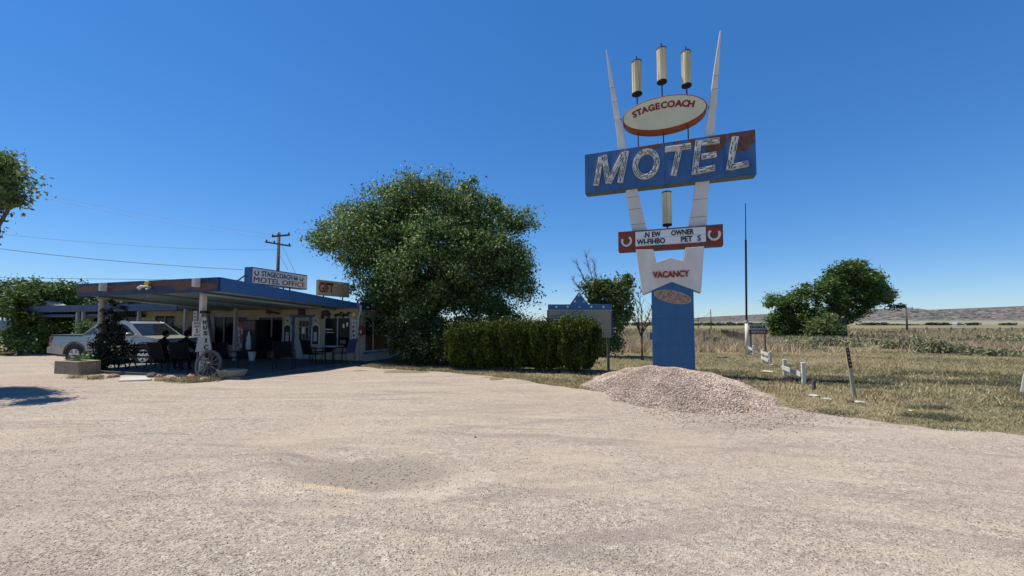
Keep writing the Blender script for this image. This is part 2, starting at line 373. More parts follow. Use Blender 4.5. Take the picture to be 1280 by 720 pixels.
t.links.new(ramp(t, noise(t, 22, 4, .8), [(.35, (.16, .12, .11)), (.5, (.33, .26, .24)), (.65, (.5, .42, .38))]), b.inputs['Base Color']); bump(t, b, noise(t, 22, 4, .7), 1, .03)
M['mound'] = m
M['pebble'] = leafmat('pebble', [(.14, .12, .11), (.32, .285, .24), (.42, .375, .32), (.22, .185, .165), (.56, .52, .46)], 0, patch=1.0, rough=.95)
M['mound_stone'] = leafmat('mound_stone', [(.15, .105, .085), (.33, .25, .205), (.44, .35, .29), (.25, .185, .155), (.56, .48, .40)], 0, patch=1.0, rough=.95)
# open ground: dry grassland with olive and straw bands
m, t, b = nodes('grassland'); b.inputs['Roughness'].default_value = 1; b.inputs['Specular IOR Level'].default_value = .1
a = ramp(t, noise(t, 9, 7, .85), [(.36, (.06, .05, .03)), (.5, (.20, .16, .095)), (.68, (.44, .36, .225))])
g2 = ramp(t, noise(t, .22, 6, .6, stretch=(.5, 1.4, 1)), [(.42, (0, 0, 0)), (.60, (.85, .85, .85))])
a = mixc(t, g2, a, (.13, .125, .07))
g3 = ramp(t, noise(t, .012, 5, .6, stretch=(.4, 1.5, 1)), [(.45, (0, 0, 0)), (.58, (.7, .7, .7))])
a = mixc(t, g3, a, (.155, .155, .10))
t.links.new(a, b.inputs['Base Color']); bump(t, b, noise(t, 12, 5, .7), .9, .05)
M['grassland'] = m
m, t, b = nodes('hill_scrub'); b.inputs['Roughness'].default_value = 1; b.inputs['Specular IOR Level'].default_value = 0
a = ramp(t, noise(t, .035, 9, .85), [(.44, (.028, .034, .036)), (.50, (.105, .10, .098)), (.60, (.20, .175, .165))])
tc = t.nodes.new('ShaderNodeTexCoord'); sp = t.nodes.new('ShaderNodeSeparateXYZ'); t.links.new(tc.outputs['Object'], sp.inputs[0])
mr = t.nodes.new('ShaderNodeMapRange'); mr.inputs[1].default_value = 14; mr.inputs[2].default_value = 24; t.links.new(sp.outputs[2], mr.inputs[0])
a = mixc(t, mr.outputs[0], (.20, .195, .155), a)
t.links.new(a, b.inputs['Base Color']); M['hill'] = m
# MOTEL cabinet: blue with rust where the paint peeled, along the top and at the upper right
def rust_face(name, base, spots, ns=2.6, na=2.4):
    m, t, b = nodes(name); b.inputs['Roughness'].default_value = .6
    tc = t.nodes.new('ShaderNodeTexCoord'); sp = t.nodes.new('ShaderNodeSeparateXYZ'); t.links.new(tc.outputs['Object'], sp.inputs[0])
    tot = None
    for (cx, cz, rx, rz) in spots:
        ds = []
        for i, (c, r) in ((0, (cx, rx)), (2, (cz, rz))):
            s = N(t, 'ShaderNodeMath', operation='SUBTRACT'); t.links.new(sp.outputs[i], s.inputs[0]); s.inputs[1].default_value = c
            d = N(t, 'ShaderNodeMath', operation='DIVIDE'); t.links.new(s.outputs[0], d.inputs[0]); d.inputs[1].default_value = r
            p = N(t, 'ShaderNodeMath', operation='MULTIPLY'); t.links.new(d.outputs[0], p.inputs[0]); t.links.new(d.outputs[0], p.inputs[1]); ds.append(p.outputs[0])
        ad = N(t, 'ShaderNodeMath', operation='ADD'); t.links.new(ds[0], ad.inputs[0]); t.links.new(ds[1], ad.inputs[1])
        if tot is None: tot = ad.outputs[0]
        else:
            mn = N(t, 'ShaderNodeMath', operation='MINIMUM'); t.links.new(tot, mn.inputs[0]); t.links.new(ad.outputs[0], mn.inputs[1]); tot = mn.outputs[0]
    nz = noise(t, ns, 7, .65)
    a1 = N(t, 'ShaderNodeMath', operation='MULTIPLY_ADD'); t.links.new(nz, a1.inputs[0]); a1.inputs[1].default_value = na; t.links.new(tot, a1.inputs[2])
    msk = ramp(t, a1.outputs[0], [(.0, (1, 1, 1)), (.499, (1, 1, 1)), (.5, (0, 0, 0))])
    sc2 = N(t, 'ShaderNodeMath', operation='MULTIPLY'); t.links.new(a1.outputs[0], sc2.inputs[0]); sc2.inputs[1].default_value = .5 / (1 + na * .48)
    msk = ramp(t, sc2.outputs[0], [(.49, (1, 1, 1)), (.505, (0, 0, 0))])
    bl = ramp(t, noise(t, 3, 6, .6, stretch=(1, 1, .3)), [(.35, base), (.62, tuple(v * 1.25 + .008 for v in base)), (.75, tuple(v * .8 + .05 for v in base))])
    bl = mixc(t, ramp(t, noise(t, 6, 6, .7, stretch=(1, 1, .12)), [(.60, (0, 0, 0)), (.75, (.5, .5, .5))]), bl, tuple(v * .35 + .02 for v in base))
    rs = ramp(t, noise(t, 8, 6, .7), [(.35, (.07, .035, .025)), (.6, (.17, .06, .035))])
    t.links.new(mixc(t, msk, bl, rs), b.inputs['Base Color']); return m
# ---------------- terrain ----------------
def sheet(name, xs, ys, hf, m, kind='structure', clip=None):
    X, Y = np.meshgrid(xs, ys); Z = hf(X, Y); nx, ny = len(xs), len(ys)
    V = np.stack([X.ravel(), Y.ravel(), Z.ravel()], 1)
    i = np.arange(nx * ny).reshape(ny, nx)
    Q = np.stack([i[:-1, :-1].ravel(), i[:-1, 1:].ravel(), i[1:, 1:].ravel(), i[1:, :-1].ravel()], 1)
    if clip is not None:
        c = V[Q].mean(1); Q = Q[clip(c[:, 0], c[:, 1])]
    ob = npmesh(name, V, Q, m, smooth=True); ob['kind'] = kind; return ob
def spaced(a, b, n, p=1.0):
    return a + (b - a) * np.linspace(0, 1, n) ** p
far = np.concatenate([-spaced(40, 9000, 26, 2.6)[::-1], np.linspace(-39, 39, 60), spaced(40, 9000, 26, 2.6)])
# the gravel lot: edge traced on the ground, clipped as one polygon sheet
edge_px = [(1280, 544), (1190, 537), (1100, 528), (1000, 513), (950, 502), (860, 494), (720, 486), (680, 480), (640, 473), (600, 469), (545, 464), (480, 461), (450, 458)]
edge = [gnd(*p) for p in edge_px]
edge = [(edge[0][0] + 14, edge[0][1] - 1.8)] + edge + [(-6.9, 18.5), (-9, 21), (-14, 23), (-22, 22.6), (-29, 22.0), (-60, 23)]
def lot_edge(x):
    ex = np.array([p[0] for p in edge])[::-1]; ey = np.array([p[1] for p in edge])[::-1]
    return np.interp(x, ex, ey)
gnd_ob = sheet('ground', far, np.concatenate([[-9000, -2000, -400, -60], np.linspace(-20, 60, 90), spaced(62, 9000, 34, 2.4)]),
      lambda X, Y: np.where((Y < lot_edge(X) - 1.7) & (abs(X) < 50) & (Y > -19), -.3, -.004), M['grassland'])
_ph = rng.random((14, 4))
def wob(X, Y):
    z = 0
    for i in range(14):
        k = .25 + 2.6 * _ph[i, 0]; a = _ph[i, 1] * math.pi
        z = z + .012 / (1 + k) * np.sin(k * (X * math.cos(a) + Y * math.sin(a)) * 1.6 + 6.28 * _ph[i, 2])
    return z
dx0, dy0 = gnd(462, 592)                              # the scraped hollow in front
def lot_h(X, Y):
    z = wob(X, Y) * np.clip((Y) / 3, 0, 1)
    u = (X - dx0) * .93 - (Y - dy0) * .36; v = (X - dx0) * .36 + (Y - dy0) * .93
    r2 = (u / .85) ** 2 + (v / .42) ** 2
    z = z - .095 * np.exp(-r2) + .065 * np.exp(-((np.sqrt(r2) - 1.75) / .5) ** 2) * (v < .2)
    z = z + .02 * np.sin((Y * 1.2 + X * .22) * 5.2 + np.sin(X * .5) * 1.4) * np.exp(-((Y - 6.5) / 5) ** 2) * .35
    return z + .012
ys = [1.0]
while ys[-1] < 24: ys.append(ys[-1] * 1.012 + .004)
ys = np.array(ys)
NX = 300
U = np.linspace(-1, 1, NX)
Xg = U[None, :] * np.clip(ys[:, None] * 1.5 + 3, 0, 45)
Yg = np.repeat(ys[:, None], NX, 1)
# squash each column so that the last row follows the traced edge
E = lot_edge(Xg) + .10 * np.sin(Xg * 5.1) + .07 * np.sin(Xg * 13.7 + 1)
keep = Yg <= E
Zg = lot_h(Xg, Yg); Zg = np.where(E - Yg < .3, Zg * np.clip((E - Yg) / .3, 0, 1) + .001, Zg)
V = np.stack([Xg.ravel(), Yg.ravel(), Zg.ravel()], 1)
i = np.arange(len(ys) * NX).reshape(len(ys), NX)
Q = np.stack([i[:-1, :-1].ravel(), i[:-1, 1:].ravel(), i[1:, 1:].ravel(), i[1:, :-1].ravel()], 1)
# vertices past the edge slide back onto it
bad = ~keep.ravel(); V[bad, 1] = E.ravel()[bad]; V[bad, 2] = -.002
c = keep.ravel()[Q].any(1); Q = Q[c]
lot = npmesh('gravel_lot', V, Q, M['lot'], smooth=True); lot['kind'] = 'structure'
back = MB().slab([(-70, -25), (40, -25), (40, 1.0), (-70, 1.0)], -.05, .012).build('gravel_lot', M['lot']); back['kind'] = 'structure'

def stones(name, P, S, m, parent=None, squash=.65):
    """many small faceted stones joined into one mesh: six corners, eight faces each"""
    n = len(P); base = np.array([(1, 0, 0), (-1, 0, 0), (0, 1, 0), (0, -1, 0), (0, 0, 1), (0, 0, -1)], float)
    V = base[None] * rng.uniform(.6, 1.25, (n, 6, 3)) + rng.uniform(-.22, .22, (n, 6, 3))
    V[:, :, 2] *= squash
    a = rng.uniform(0, 6.28, n); ca, sa = np.cos(a)[:, None], np.sin(a)[:, None]
    x = V[:, :, 0] * ca - V[:, :, 1] * sa; y = V[:, :, 0] * sa + V[:, :, 1] * ca
    tl = rng.uniform(-.5, .5, n)[:, None]; z = V[:, :, 2] + x * tl
    V = np.stack([x, y, z], 2) * S[:, None, None] + P[:, None, :]
    f = np.array([(0, 2, 4), (2, 1, 4), (1, 3, 4), (3, 0, 4), (2, 0, 5), (1, 2, 5), (3, 1, 5), (0, 3, 5)])
    Fc = (f[None] + 6 * np.arange(n)[:, None, None]).reshape(-1, 3)
    return npmesh(name, V.reshape(-1, 3), Fc, m, parent)
n = 130000
yy = 2.1 / (1 - rng.random(n) * .80); ang = rng.uniform(-1.33, 1.33, n); xx = yy * ang
ok = (yy < lot_edge(xx) - .05); xx, yy = xx[ok], yy[ok]
sz = (.0026 + .0062 * rng.random(len(xx)) ** 3) * (1 + yy * .05)
ob = stones('loose_gravel', np.stack([xx, yy, lot_h(xx, yy) + sz * .12], 1), sz, M['pebble'], squash=.45); ob['kind'] = 'stuff'
ob['label'] = 'loose crushed gravel scattered over the lot'
# coarser rubble left in the hollow
n = 900; a = rng.normal(0, 1, (n, 2)) * [.55, .26]
xx = dx0 + a[:, 0] * .93 + a[:, 1] * .36 + .12; yy = dy0 - a[:, 0] * .10 + a[:, 1] * .93 + .1
sz = .004 + .009 * rng.random(n) ** 3
ob = stones('loose_gravel', np.stack([xx, yy, lot_h(xx, yy) + sz * .3], 1), sz, M['pebble']); ob['kind'] = 'stuff'
n = 14000; yy = rng.uniform(5.4, 9, n); xx = rng.uniform(1.2, 8, n); m_ = (np.hypot((xx - 4.2) / 1.8, (yy - 7.9) / 1.25) < .85 + rng.normal(0, .22, n)); xx, yy = xx[m_], yy[m_]
sz = .007 + .012 * rng.random(len(xx)) ** 1.5
ob = stones('loose_gravel', np.stack([xx, yy, lot_h(xx, yy) + sz * .3], 1), sz, M['mound_stone']); ob['kind'] = 'stuff'

# ---------------- the gravel heap ----------------
HX, HY = 4.22, 10.7; HRX, HRY = 2.22, 3.1
def heap_h(X, Y):
    dx, dy = (X - HX), (Y - HY); ang = np.arctan2(dy, dx)
    rr = np.hypot(dx / HRX, dy / HRY) / (1 + .06 * np.sin(3 * ang + .7) + .04 * np.sin(7 * ang))
    dp = np.hypot((X - HX + .15) / .75, (Y - HY - .9) / 1.0)
    h = .84 * (1 - rr)
    h = np.where(h > .40, .40 + (h - .40) * .62 - .5 * np.clip(h - .62, 0, 1), h)
    return h + .025 * np.sin(X * 3.1 + Y * 1.3) * (rr < 1) + .014 * np.sin(X * 7 - Y * 5) * (rr < 1) - .015
heap = fthing('gravel_heap', 'big heap of pinkish crushed gravel in front of the tall motel sign', 'gravel heap', Frame(HX, HY, 0))
gx = np.linspace(-3.2, 3.2, 90); X, Y = np.meshgrid(gx, gx * 1.2); Z = np.maximum(heap_h(X + HX, Y + HY), -.03)
i = np.arange(8100).reshape(90, 90); Q = np.stack([i[:-1, :-1].ravel(), i[:-1, 1:].ravel(), i[1:, 1:].ravel(), i[1:, :-1].ravel()], 1)
V = np.stack([X.ravel(), Y.ravel(), Z.ravel()], 1); Q = Q[V[Q][:, :, 2].max(1) > -.029]
npmesh('mound', V, Q, M['mound'], heap, smooth=True)
n = 85000; a = rng.uniform(-1, 1, (n, 2)) * [2.8, 3.6]; h = heap_h(a[:, 0] + HX, a[:, 1] + HY); k = h > 0.0; a, h = a[k], h[k]
sz = .012 + .019 * rng.random(len(a)) ** 1.8
ob = stones('crushed_stone', np.stack([a[:, 0], a[:, 1], h + sz * .2], 1), sz, M['mound_stone'], heap, .8); ob['kind'] = 'stuff'

# ---------------- hills far off ----------------
def ridge(name, prof, Y, depth, label):
    """prof: pixels along the skyline; real relief with slope and gullies at distance Y"""
    xs = np.array([p[0] for p in prof]); zs = np.array([p[1] for p in prof])
    n = 220; X = np.linspace(xs[0], xs[-1], n); Z = np.interp(X, xs, zs)
    Z = Z + 1.4 * (np.sin(X * .011) + .6 * np.sin(X * .031 + 1)) * Y / 2500
    rows = 22; V = []
    for j in range(rows):
        u = j / (rows - 1); g = (u ** 1.2) if u < 1 else 1
        gul = np.sin(X * .02 + u * 3) * np.sin(X * .053 + 2) * depth * .05
        V.append(np.stack([X, Y + depth * u + gul, -2 + (Z + 2) * (.20 * u + .80 * u ** 1.9) * (1 + .05 * np.sin(X * .04 + 9 * u) * (1 - u))], 1))
    V.append(np.stack([X, np.full(n, Y + depth * 3), Z * .9], 1)); rows += 1
    i = np.arange(rows * n).reshape(rows, n); Q = np.stack([i[:-1, :-1].ravel(), i[:-1, 1:].ravel(), i[1:, 1:].ravel(), i[1:, :-1].ravel()], 1)
    ob = npmesh(name, np.concatenate(V), Q, M['hill'], smooth=True); ob['kind'] = 'structure'; ob['label'] = label
def skyline(pts, Y): return [(atY(px, py, Y)[0], atY(px, py, Y)[2]) for px, py in pts]
ridge('hills', skyline([(960, 404), (1000, 397), (1040, 389), (1075, 387), (1130, 385.5), (1170, 387.5), (1220, 387), (1262, 385), (1285, 382), (1500, 378), (1800, 390)], 2600), 1700, 900, 'long scrubby mesa along the skyline at the right')
ridge('hills', skyline([(560, 404), (640, 402), (700, 402.5), (760, 404), (830, 402.5), (900, 403.5), (925, 402), (940, 401), (1100, 402)], 5200), 4300, 900, 'low blue hills along the horizon')
ridge('hills', skyline([(890, 405), (915, 403), (930, 401), (960, 400.5), (1100, 399)], 3000), 2400, 600, 'low dark rise behind the pole')
# ---------------- the big roadside sign ----------------
gx0, _, _ = atY(841.5, 455, 13.6)
SF = Frame(gx0, 13.6, R(-20.5)); P = SF.px
sign = fthing('motel_sign', 'tall roadside motel sign with blue MOTEL cabinet between two white pylons', 'motel sign', SF)
def poly(pts, d0, d1, name, m, parent=sign, **k):
    return MB().prism([P(x, y, d0) for x, y in pts], d0, d1).build(name, m, parent, **k)
xl, _ = P(815.2, 420, -.3); xr, _ = P(868.2, 420, -.3); _, zt = P(840, 350, -.3)
c_ = MB().box(xl, xr, -.30, .30, -.1, zt); colm = c_.build('base_column', M['column_blue'], sign, bevel=.012)
MB().box(xl - .09, xl, -.1, .25, P(815, 425, -.3)[1], P(815, 416, -.3)[1]).build('junction_box', M['column_blue'], colm, bevel=.01)
# plain brown oval and small patch painted on the column (the figure of the photograph is left out)
ox, oz = P(840.5, 371, -.3); v = []
e = [(ox + .55 * math.cos(a), oz + .20 * math.sin(a) - .55 * math.cos(a) * .20) for a in [2 * math.pi * i / 28 for i in range(28)]]
MB().prism([(ox + (x - ox) * 1.06, oz + (z - oz) * 1.09) for x, z in e], -.306, -.302).build('painted_oval_edge', M['wood_pale'], colm)
MB().prism(e, -.312, -.307).build('painted_oval', M['tray'], colm)
# pylons
right = [(883.4, 280), (886.5, 229), (892.6, 167), (896, 130), (899, 84), (901.6, 38), (900, 38), (893, 84), (887, 130), (881.5, 169), (869, 229), (865.5, 256), (860.7, 282), (857.2, 309), (880.5, 309)]
left = [(757.2, 62), (758, 62), (767, 104), (775.4, 148), (778.5, 158), (782, 184), (797, 237), (800.7, 254), (804.4, 270), (808.6, 287), (817, 311), (794.7, 311), (790, 288), (787, 270), (784, 254), (782, 238), (772.5, 184), (771, 169), (768, 148), (762, 104)]
for nm, pts in (('pylon', right), ('pylon', left)):
    py = MB().prism([P(x, y, -.12) for x, y in pts], -.12, .15).build('pylon', M['pylon'], sign, bevel=.008)
for (a, b, y) in ((767.6, 775.9, 148), (886.6, 896.5, 130)):
    x0, z = P(a, y, -.12); x1, _ = P(b, y, -.12)
    MB().box(x0 - .01, x1 + .01, -.132, .172, z - .025, z + .01).build('joint_band', M['pylon'], sign)
plate_px = [(794.7, 312), (817, 312), (820.4, 328), (837.8, 321.7), (854.4, 326), (856.8, 309.6), (880.2, 308), (876.4, 365.6), (839.4, 352.2), (803, 368)]
plate = MB().prism([P(x, y, -.335) for x, y in plate_px], -.335, .302).build('vacancy_plate', M['pylon'], sign, bevel=.008)
a = P(815.8, 339.5, -.34); b = P(861.5, 336, -.34); h = P(815.8, 347.8, -.34)[1]
text('VACANCY', a[0], b[0], h, a[1], -.338, M['letter_red'], plate, .05, .045, slope=0)
# sheet seams and rivets on the pylons and the column
def edge_at(pl, y):
    for (a, ya), (b, yb) in zip(pl, pl[1:]):
        if min(ya, yb) <= y <= max(ya, yb) and ya != yb: return a + (b - a) * (y - ya) / (yb - ya)
rl = [(900, 38), (893, 84), (887, 130), (881.5, 169), (869, 229), (865.5, 256), (860.7, 282), (857.2, 309)]; rr2 = [(901.6, 38), (899, 84), (896, 130), (892.6, 167), (886.5, 229), (883.4, 280), (880.5, 309)]
ll = [(757.2, 62), (762, 104), (768, 148), (771, 169), (772.5, 184), (782, 238), (784, 254), (787, 270), (790, 288), (794.7, 311)]; lr = [(758, 62), (767, 104), (775.4, 148), (778.5, 158), (782, 184), (797, 237), (800.7, 254), (804.4, 270), (808.6, 287), (817, 311)]
for pa, pb_, ys_ in ((rl, rr2, (95, 112, 250, 272)), (ll, lr, (110, 128, 247, 262, 281))):
    for y in ys_:
        a, z = P(edge_at(pa, y), y, -.12); b, _ = P(edge_at(pb_, y), y, -.12)
        MB().box(a + .004, b - .004, -.1235, -.12, z - .005, z + .005).build('seam', M['rust'], sign)
        for u in (.2, .5, .8): MB().lathe([(.008, .121), (.006, .127)], 6, (a + (b - a) * u, 0, z - .03), axis='y').build('rivet', M['frame'], sign)
for y in (398, 430):
    z = P(840, y, -.3)[1]; MB().box(xl + .004, xr - .004, -.3035, -.30, z - .004, z + .004).build('seam', M['navy'], colm)
# MOTEL cabinet
D = -.22
x0, z1 = P(730.8, 191.8, D); x1, _ = P(945.0, 190, D); _, z0 = P(732, 241.8, D); _, z1b = P(943.5, 162.8, D); _, z0b = P(946, 217.6, D)
z1 = (z1 + z1b) / 2; z0 = (z0 + z0b) / 2
L = x1 - x0
rust = rust_face('motel_cabinet_blue', (.025, .09, .22), [(x1 - .35, z1 - .15, .42, .62), (x1 - 1.1, z1 - .1, .28, .55), (x0 + L * .42, z1, .42, .22), (x0 + L * .57, z1, .10, .18), (x0 + L * .66, z1 - .05, .12, .28), (x1 - 1.35, z1 - .5, .10, .28)])
cab = MB().box(x0, x1, D, .19, z0, z1).build('motel_cabinet', rust, sign, bevel=.012)
for k in range(1, 6):
    x = x0 + L * k / 6; MB().box(x - .004, x + .004, D - .004, D, z0 + .01, z1 - .01).build('seam', M['navy'], cab)
for k in range(5):                                   # underside panels
    MB().box(x0 + .03 + k * (L - .06) / 5, x0 + .02 + (k + 1) * (L - .06) / 5, D + .03, .17, z0 - .014, z0 - .001).build('bottom_panel', M['under'], cab)
def q(x, y): return P(x, y, D)
def stroke(M_, pts, wd, y0, y1):                     # flat channel stroke with square ends
    pts = [Vector((p[0], p[1])) for p in pts]
    L_, R_ = [], []
    closed = (pts[0] - pts[-1]).length < 1e-6; n = len(pts)
    for i, p in enumerate(pts):
        a = pts[i - 1] if i else (pts[-2] if closed else p); b = pts[i + 1] if i < n - 1 else (pts[1] if closed else p)
        d = (b - a).normalized(); nn = Vector((-d.y, d.x)); L_.append(p + nn * wd / 2); R_.append(p - nn * wd / 2)
    for i in range(n - 1):
        M_.prism([tuple(L_[i]), tuple(L_[i + 1]), tuple(R_[i + 1]), tuple(R_[i])], y0, y1)
def neon(Mb, Mp, pts, off, y):
    pts = [Vector((p[0], p[1])) for p in pts]
    for i in range(len(pts) - 1):
        a, b = pts[i], pts[i + 1]; d = b - a; ln = d.length; d = d.normalized(); nn = Vector((-d.y, d.x)) * off
        s = .04 if len(pts) < 5 else 0
        while s < ln - .03:
            e = min(ln - .02, s + random.uniform(.05, .20)); u, v = a + d * s + nn, a + d * e + nn
            tgt = Mb if random.random() < .52 else Mp
            yy = y - (.004 if tgt is Mb else .02); r = .012 if tgt is Mb else .009
            tgt.tube([(u.x, yy, u.y), (v.x, yy, v.y)], r, 5)
            s = e + random.uniform(.0, .05)
oc = [(807.6 + 13.4 * math.cos(a) + 1.5 * math.sin(a), 205.7 - 15.8 * math.sin(a) - .8 * math.cos(a)) for a in [2 * math.pi * i / 26 for i in range(27)]]
letters = {'M': [[(745.3, 232.5), (751.5, 197)], [(755.5, 195), (760.5, 229.5)], [(760.8, 229.5), (779.5, 191.5)], [(783, 189.8), (775.3, 228.8)]],
           'O': [oc], 'T': [[(831.3, 187.7), (863.5, 183)], [(848.5, 189), (842, 220)]],
           'E': [[(873.3, 176.5), (868.0, 218.6)], [(876.8, 179.2), (899, 176.2)], [(876.5, 196.8), (895.5, 193.6)], [(872.3, 214.5), (893.5, 210.2)]],
           'L': [[(919.2, 171.5), (911, 213)], [(913.8, 209.6), (935, 205)]]}
for ch, ss in letters.items():
    Mw, Mbk, Mpl = MB(), MB(), MB()
    for k, pts in enumerate(ss):
        w_ = .185; pp = [q(*p) for p in pts]
        stroke(Mw, pp, w_, D - .075 - .002 * k, D)
        for off in (-.055, 0, .055): neon(Mbk, Mpl, pp, off, D - .083)
    lt = Mw.build('letter', M['letter_white'], cab); lt['label'] = 'white channel letter ' + ch
    Mbk.build('gap_line', M['black'], lt)['kind'] = 'stuff'; Mpl.build('neon_tube', M['white_paint'], lt)['kind'] = 'stuff'
# Stagecoach oval
Do = -.20
cx, cz = P(831.0, 140.8, Do); ax = (P(884.3, 133, Do)[0] - P(777.8, 147, Do)[0]) / 2; az = .605
cx = (P(884.3, 133, Do)[0] + P(777.8, 147, Do)[0]) / 2
el = lambda s, n=56: [(cx + ax * s * math.cos(2 * math.pi * i / n), cz + (az - ax * (1 - s) * .0) * s * math.sin(2 * math.pi * i / n)) for i in range(n)]
ov = MB().prism(el(1), Do, Do + .44).build('oval_rim', M['orange_red'], sign, bevel=.01)
MB().prism([(cx + (ax - .045) * math.cos(2 * math.pi * i / 56), cz + (az - .045) * math.sin(2 * math.pi * i / 56)) for i in range(56)], Do - .012, Do + .01).build('oval_face', M['cream_face'], ov)
Mt = MB(); word = 'STAGECOACH'; n = len(word)
adv = dict(S=.86, T=.84, A=1.0, G=1.0, E=.80, C=.94, O=1.08, H=.95); tw = sum(adv[c] for c in word); acc = 0
for i, ch in enumerate(word):
    u = -.84 + 1.62 * (acc + adv[ch] / 2) / tw; acc += adv[ch]; a_ = u * .92 * 1.0
    px_ = cx + .0 + ax * 1.02 * math.sin(a_ * 1.02); pz = cz - .40 + .56 * math.cos(a_ * 1.05)
    v, f = text_v(ch, .31, .02, .045); v[:, 0] -= (v[:, 0].min() + v[:, 0].max()) / 2; v[:, 0] *= .98
    rot = -a_ * .42; c2, s2 = math.cos(rot), math.sin(rot)
    vv = [(px_ + p[0] * c2 - p[1] * s2, Do - .014 - (p[2] + .01), pz + p[0] * s2 + p[1] * c2) for p in v]
    Mt.add(vv, f)
Mt.build('lettering', M['letter_red'], ov)
# support rods and cylinder lamps
for x, yb, yt in ((798, 185, 160), (829.5, 180, 160), (860.5, 176, 155)):
    a = P(x, yb, 0); b = P(x, yt, 0); MB().tube([(a[0], 0, a[1]), (a[0], 0, b[1])], .022, 6).build('support_rod', M['rust'], sign)
def lamp(x, ytop, ybot, rod_t, rod_b, wd=12.4):
    c = P(x, (ytop + ybot) / 2, 0); t_ = P(x, ytop, 0)[1]; b_ = P(x, ybot, 0)[1]; r = (P(x + wd / 2, 100, 0)[0] - P(x - wd / 2, 100, 0)[0]) / 2
    cy = MB()
    n = 24; prof = []
    for k in range(n * 2):
        pass
    cyl_ = MB().lathe([(r, b_), (r, t_)], 24, (c[0], 0, 0)); lo = cyl_.build('lamp_tube', M['tube_glass'], sign, smooth=False)
    for k in range(12):
        a = 2 * math.pi * (k + .5) / 12
        MB().box(-.006, .006, -.006, .006, b_, t_).build('rib', M['tube_glass'], lo, loc=(c[0] + r * math.cos(a), r * math.sin(a), 0))
    MB().lathe([(r * 1.05, t_), (r * 1.05, t_ + .04), (r * .8, t_ + .055)], 24, (c[0], 0, 0)).build('lamp_cap', M['blue_metal'], lo)
    MB().lathe([(r * .9, b_ - .06), (r * 1.05, b_ - .045), (r * 1.05, b_)], 24, (c[0], 0, 0)).build('lamp_cap', M['dark_metal'], lo)
    MB().tube([(c[0], 0, P(x, rod_b, 0)[1]), (c[0], 0, b_ - .05)], .024, 6).build('rod', M['blue_metal'], lo)
    MB().tube([(c[0], 0, t_ + .05), (c[0], 0, P(x, rod_t, 0)[1])], .02, 6).build('rod', M['blue_metal'], lo)
lamp(796, 78.5, 117, 70, 131); lamp(827, 62.5, 102, 54, 124); lamp(857.8, 66.5, 106.5, 57.5, 121); lamp(833.6, 241.5, 280.5, 238, 286, 11.6)
# letter board
Db = -.28
x0, z1 = P(772.6, 289.6, Db); x1, z1b = P(903.6, 280.2, Db); _, z0 = P(774, 314.8, Db); _, z0b = P(904.5, 306, Db); z1 = (z1 + z1b) / 2; z0 = (z0 + z0b) / 2
lb = MB().box(x0, x1, Db, .10, z0, z1).build('letter_board_cabinet', M['red'], sign, bevel=.01)
pb = [P(794.2, 291, Db), P(882, 284, Db)]; zz1 = z1 - .045; zz0 = z0 + .14
pane = MB().box(pb[0][0], pb[1][0], Db - .012, Db, zz0, zz1).build('letter_panel', M['letterboard'], lb)
for z in (zz0 + .01, (zz0 + zz1) / 2, zz1 - .01): MB().box(pb[0][0], pb[1][0], Db - .022, Db - .012, z - .006, z + .006).build('track', M['frame'], pane)
hh = (zz1 - zz0); r1 = (zz0 + hh * .55, zz0 + hh * .92); r2 = (zz0 + hh * .09, zz0 + hh * .46)
X = lambda x: P(x, 297, Db)[0]
for s, a, b, rw in (('N', 806.5, 812, r1), ('EW', 815, 826, r1), ('OWNER', 839, 867.4, r1), ('WI-FIHBO', 796, 831.5, r2), ('PET', 851, 865.5, r2), ('S', 871.5, 876.2, r2)):
    text(s, X(a), X(b), rw[0], rw[1], Db - .014, M['black'], pane, .01, .045, 'board_lettering')
MB().box(X(804.5), X(806), Db - .02, Db - .014, sum(r1) / 2 - .07, sum(r1) / 2 - .03).build('board_lettering', M['black'], pane)
def horseshoe(cx, cz, r, y, tilt, parent, m, t=.035, th=.03, name='horseshoe', a0=50):
    Mh = MB(); pts = []
    for i in range(13):
        a = math.radians(a0 + tilt + 90 - 0 + (360 - 2 * a0) * i / 12)
        pts.append((cx + r * math.cos(a), cz + r * 1.1 * math.sin(a)))
    stroke(Mh, pts, t * 2, y - th, y); return Mh.build(name, m, parent)
c = P(783.2, 301.5, Db); horseshoe(c[0], c[1], .15, Db, 12, lb, M['white_paint'])
c = P(892.8, 293, Db); horseshoe(c[0], c[1], .16, Db, -8, lb, M['white_paint'])
# ---------------- motel building (front wall on local y = 0, x runs right) ----------------
BF = Frame(-7.0, 18.2, R(-16.9)); B = BF.px; BS = BF.pxs
bld = fthing('motel_building', 'long low cream motel building with blue roof edge, office at its right end', 'motel', BF)
BX = lambda px: B(px, 410, 0)[0]
BZ = lambda px, py, d=0: B(px, py, d)[1]
ZT = 2.46
wn = dict(w1=(BX(323), BX(354), BZ(338, 437), BZ(338, 395.5)), door=(BX(367.2), BX(387), .10, BZ(377, 396)),
          w2=(BX(405), BX(438.6), BZ(420, 436), BZ(420, 396.5)), w0=(BX(266), BX(293), BZ(280, 432), BZ(280, 395)),
          w3=(BX(193), BX(219), BZ(205, 418), BZ(205, 394)), wm=(BX(297), BX(309), .9, BZ(303, 395)))
WL = BX(72)
rz = [ZT] * 2
mw = MB(); wall_open(mw, WL, 0, 0, .18, 0, ZT, [wn[k] for k in wn] + [(BX(143), BX(171), 1.0, BZ(157, 396)), (BX(112), BX(122), .1, 2.1)])
mw.build('front_wall', M['cream'], bld)
DEP = 5.2
wy = [BS(455.5, 420, 0)[0], BS(485, 420, 0)[0]]
wz = (BS(470, 438.5, 0)[1], BS(470, 396, 0)[1])
mw = MB(); 
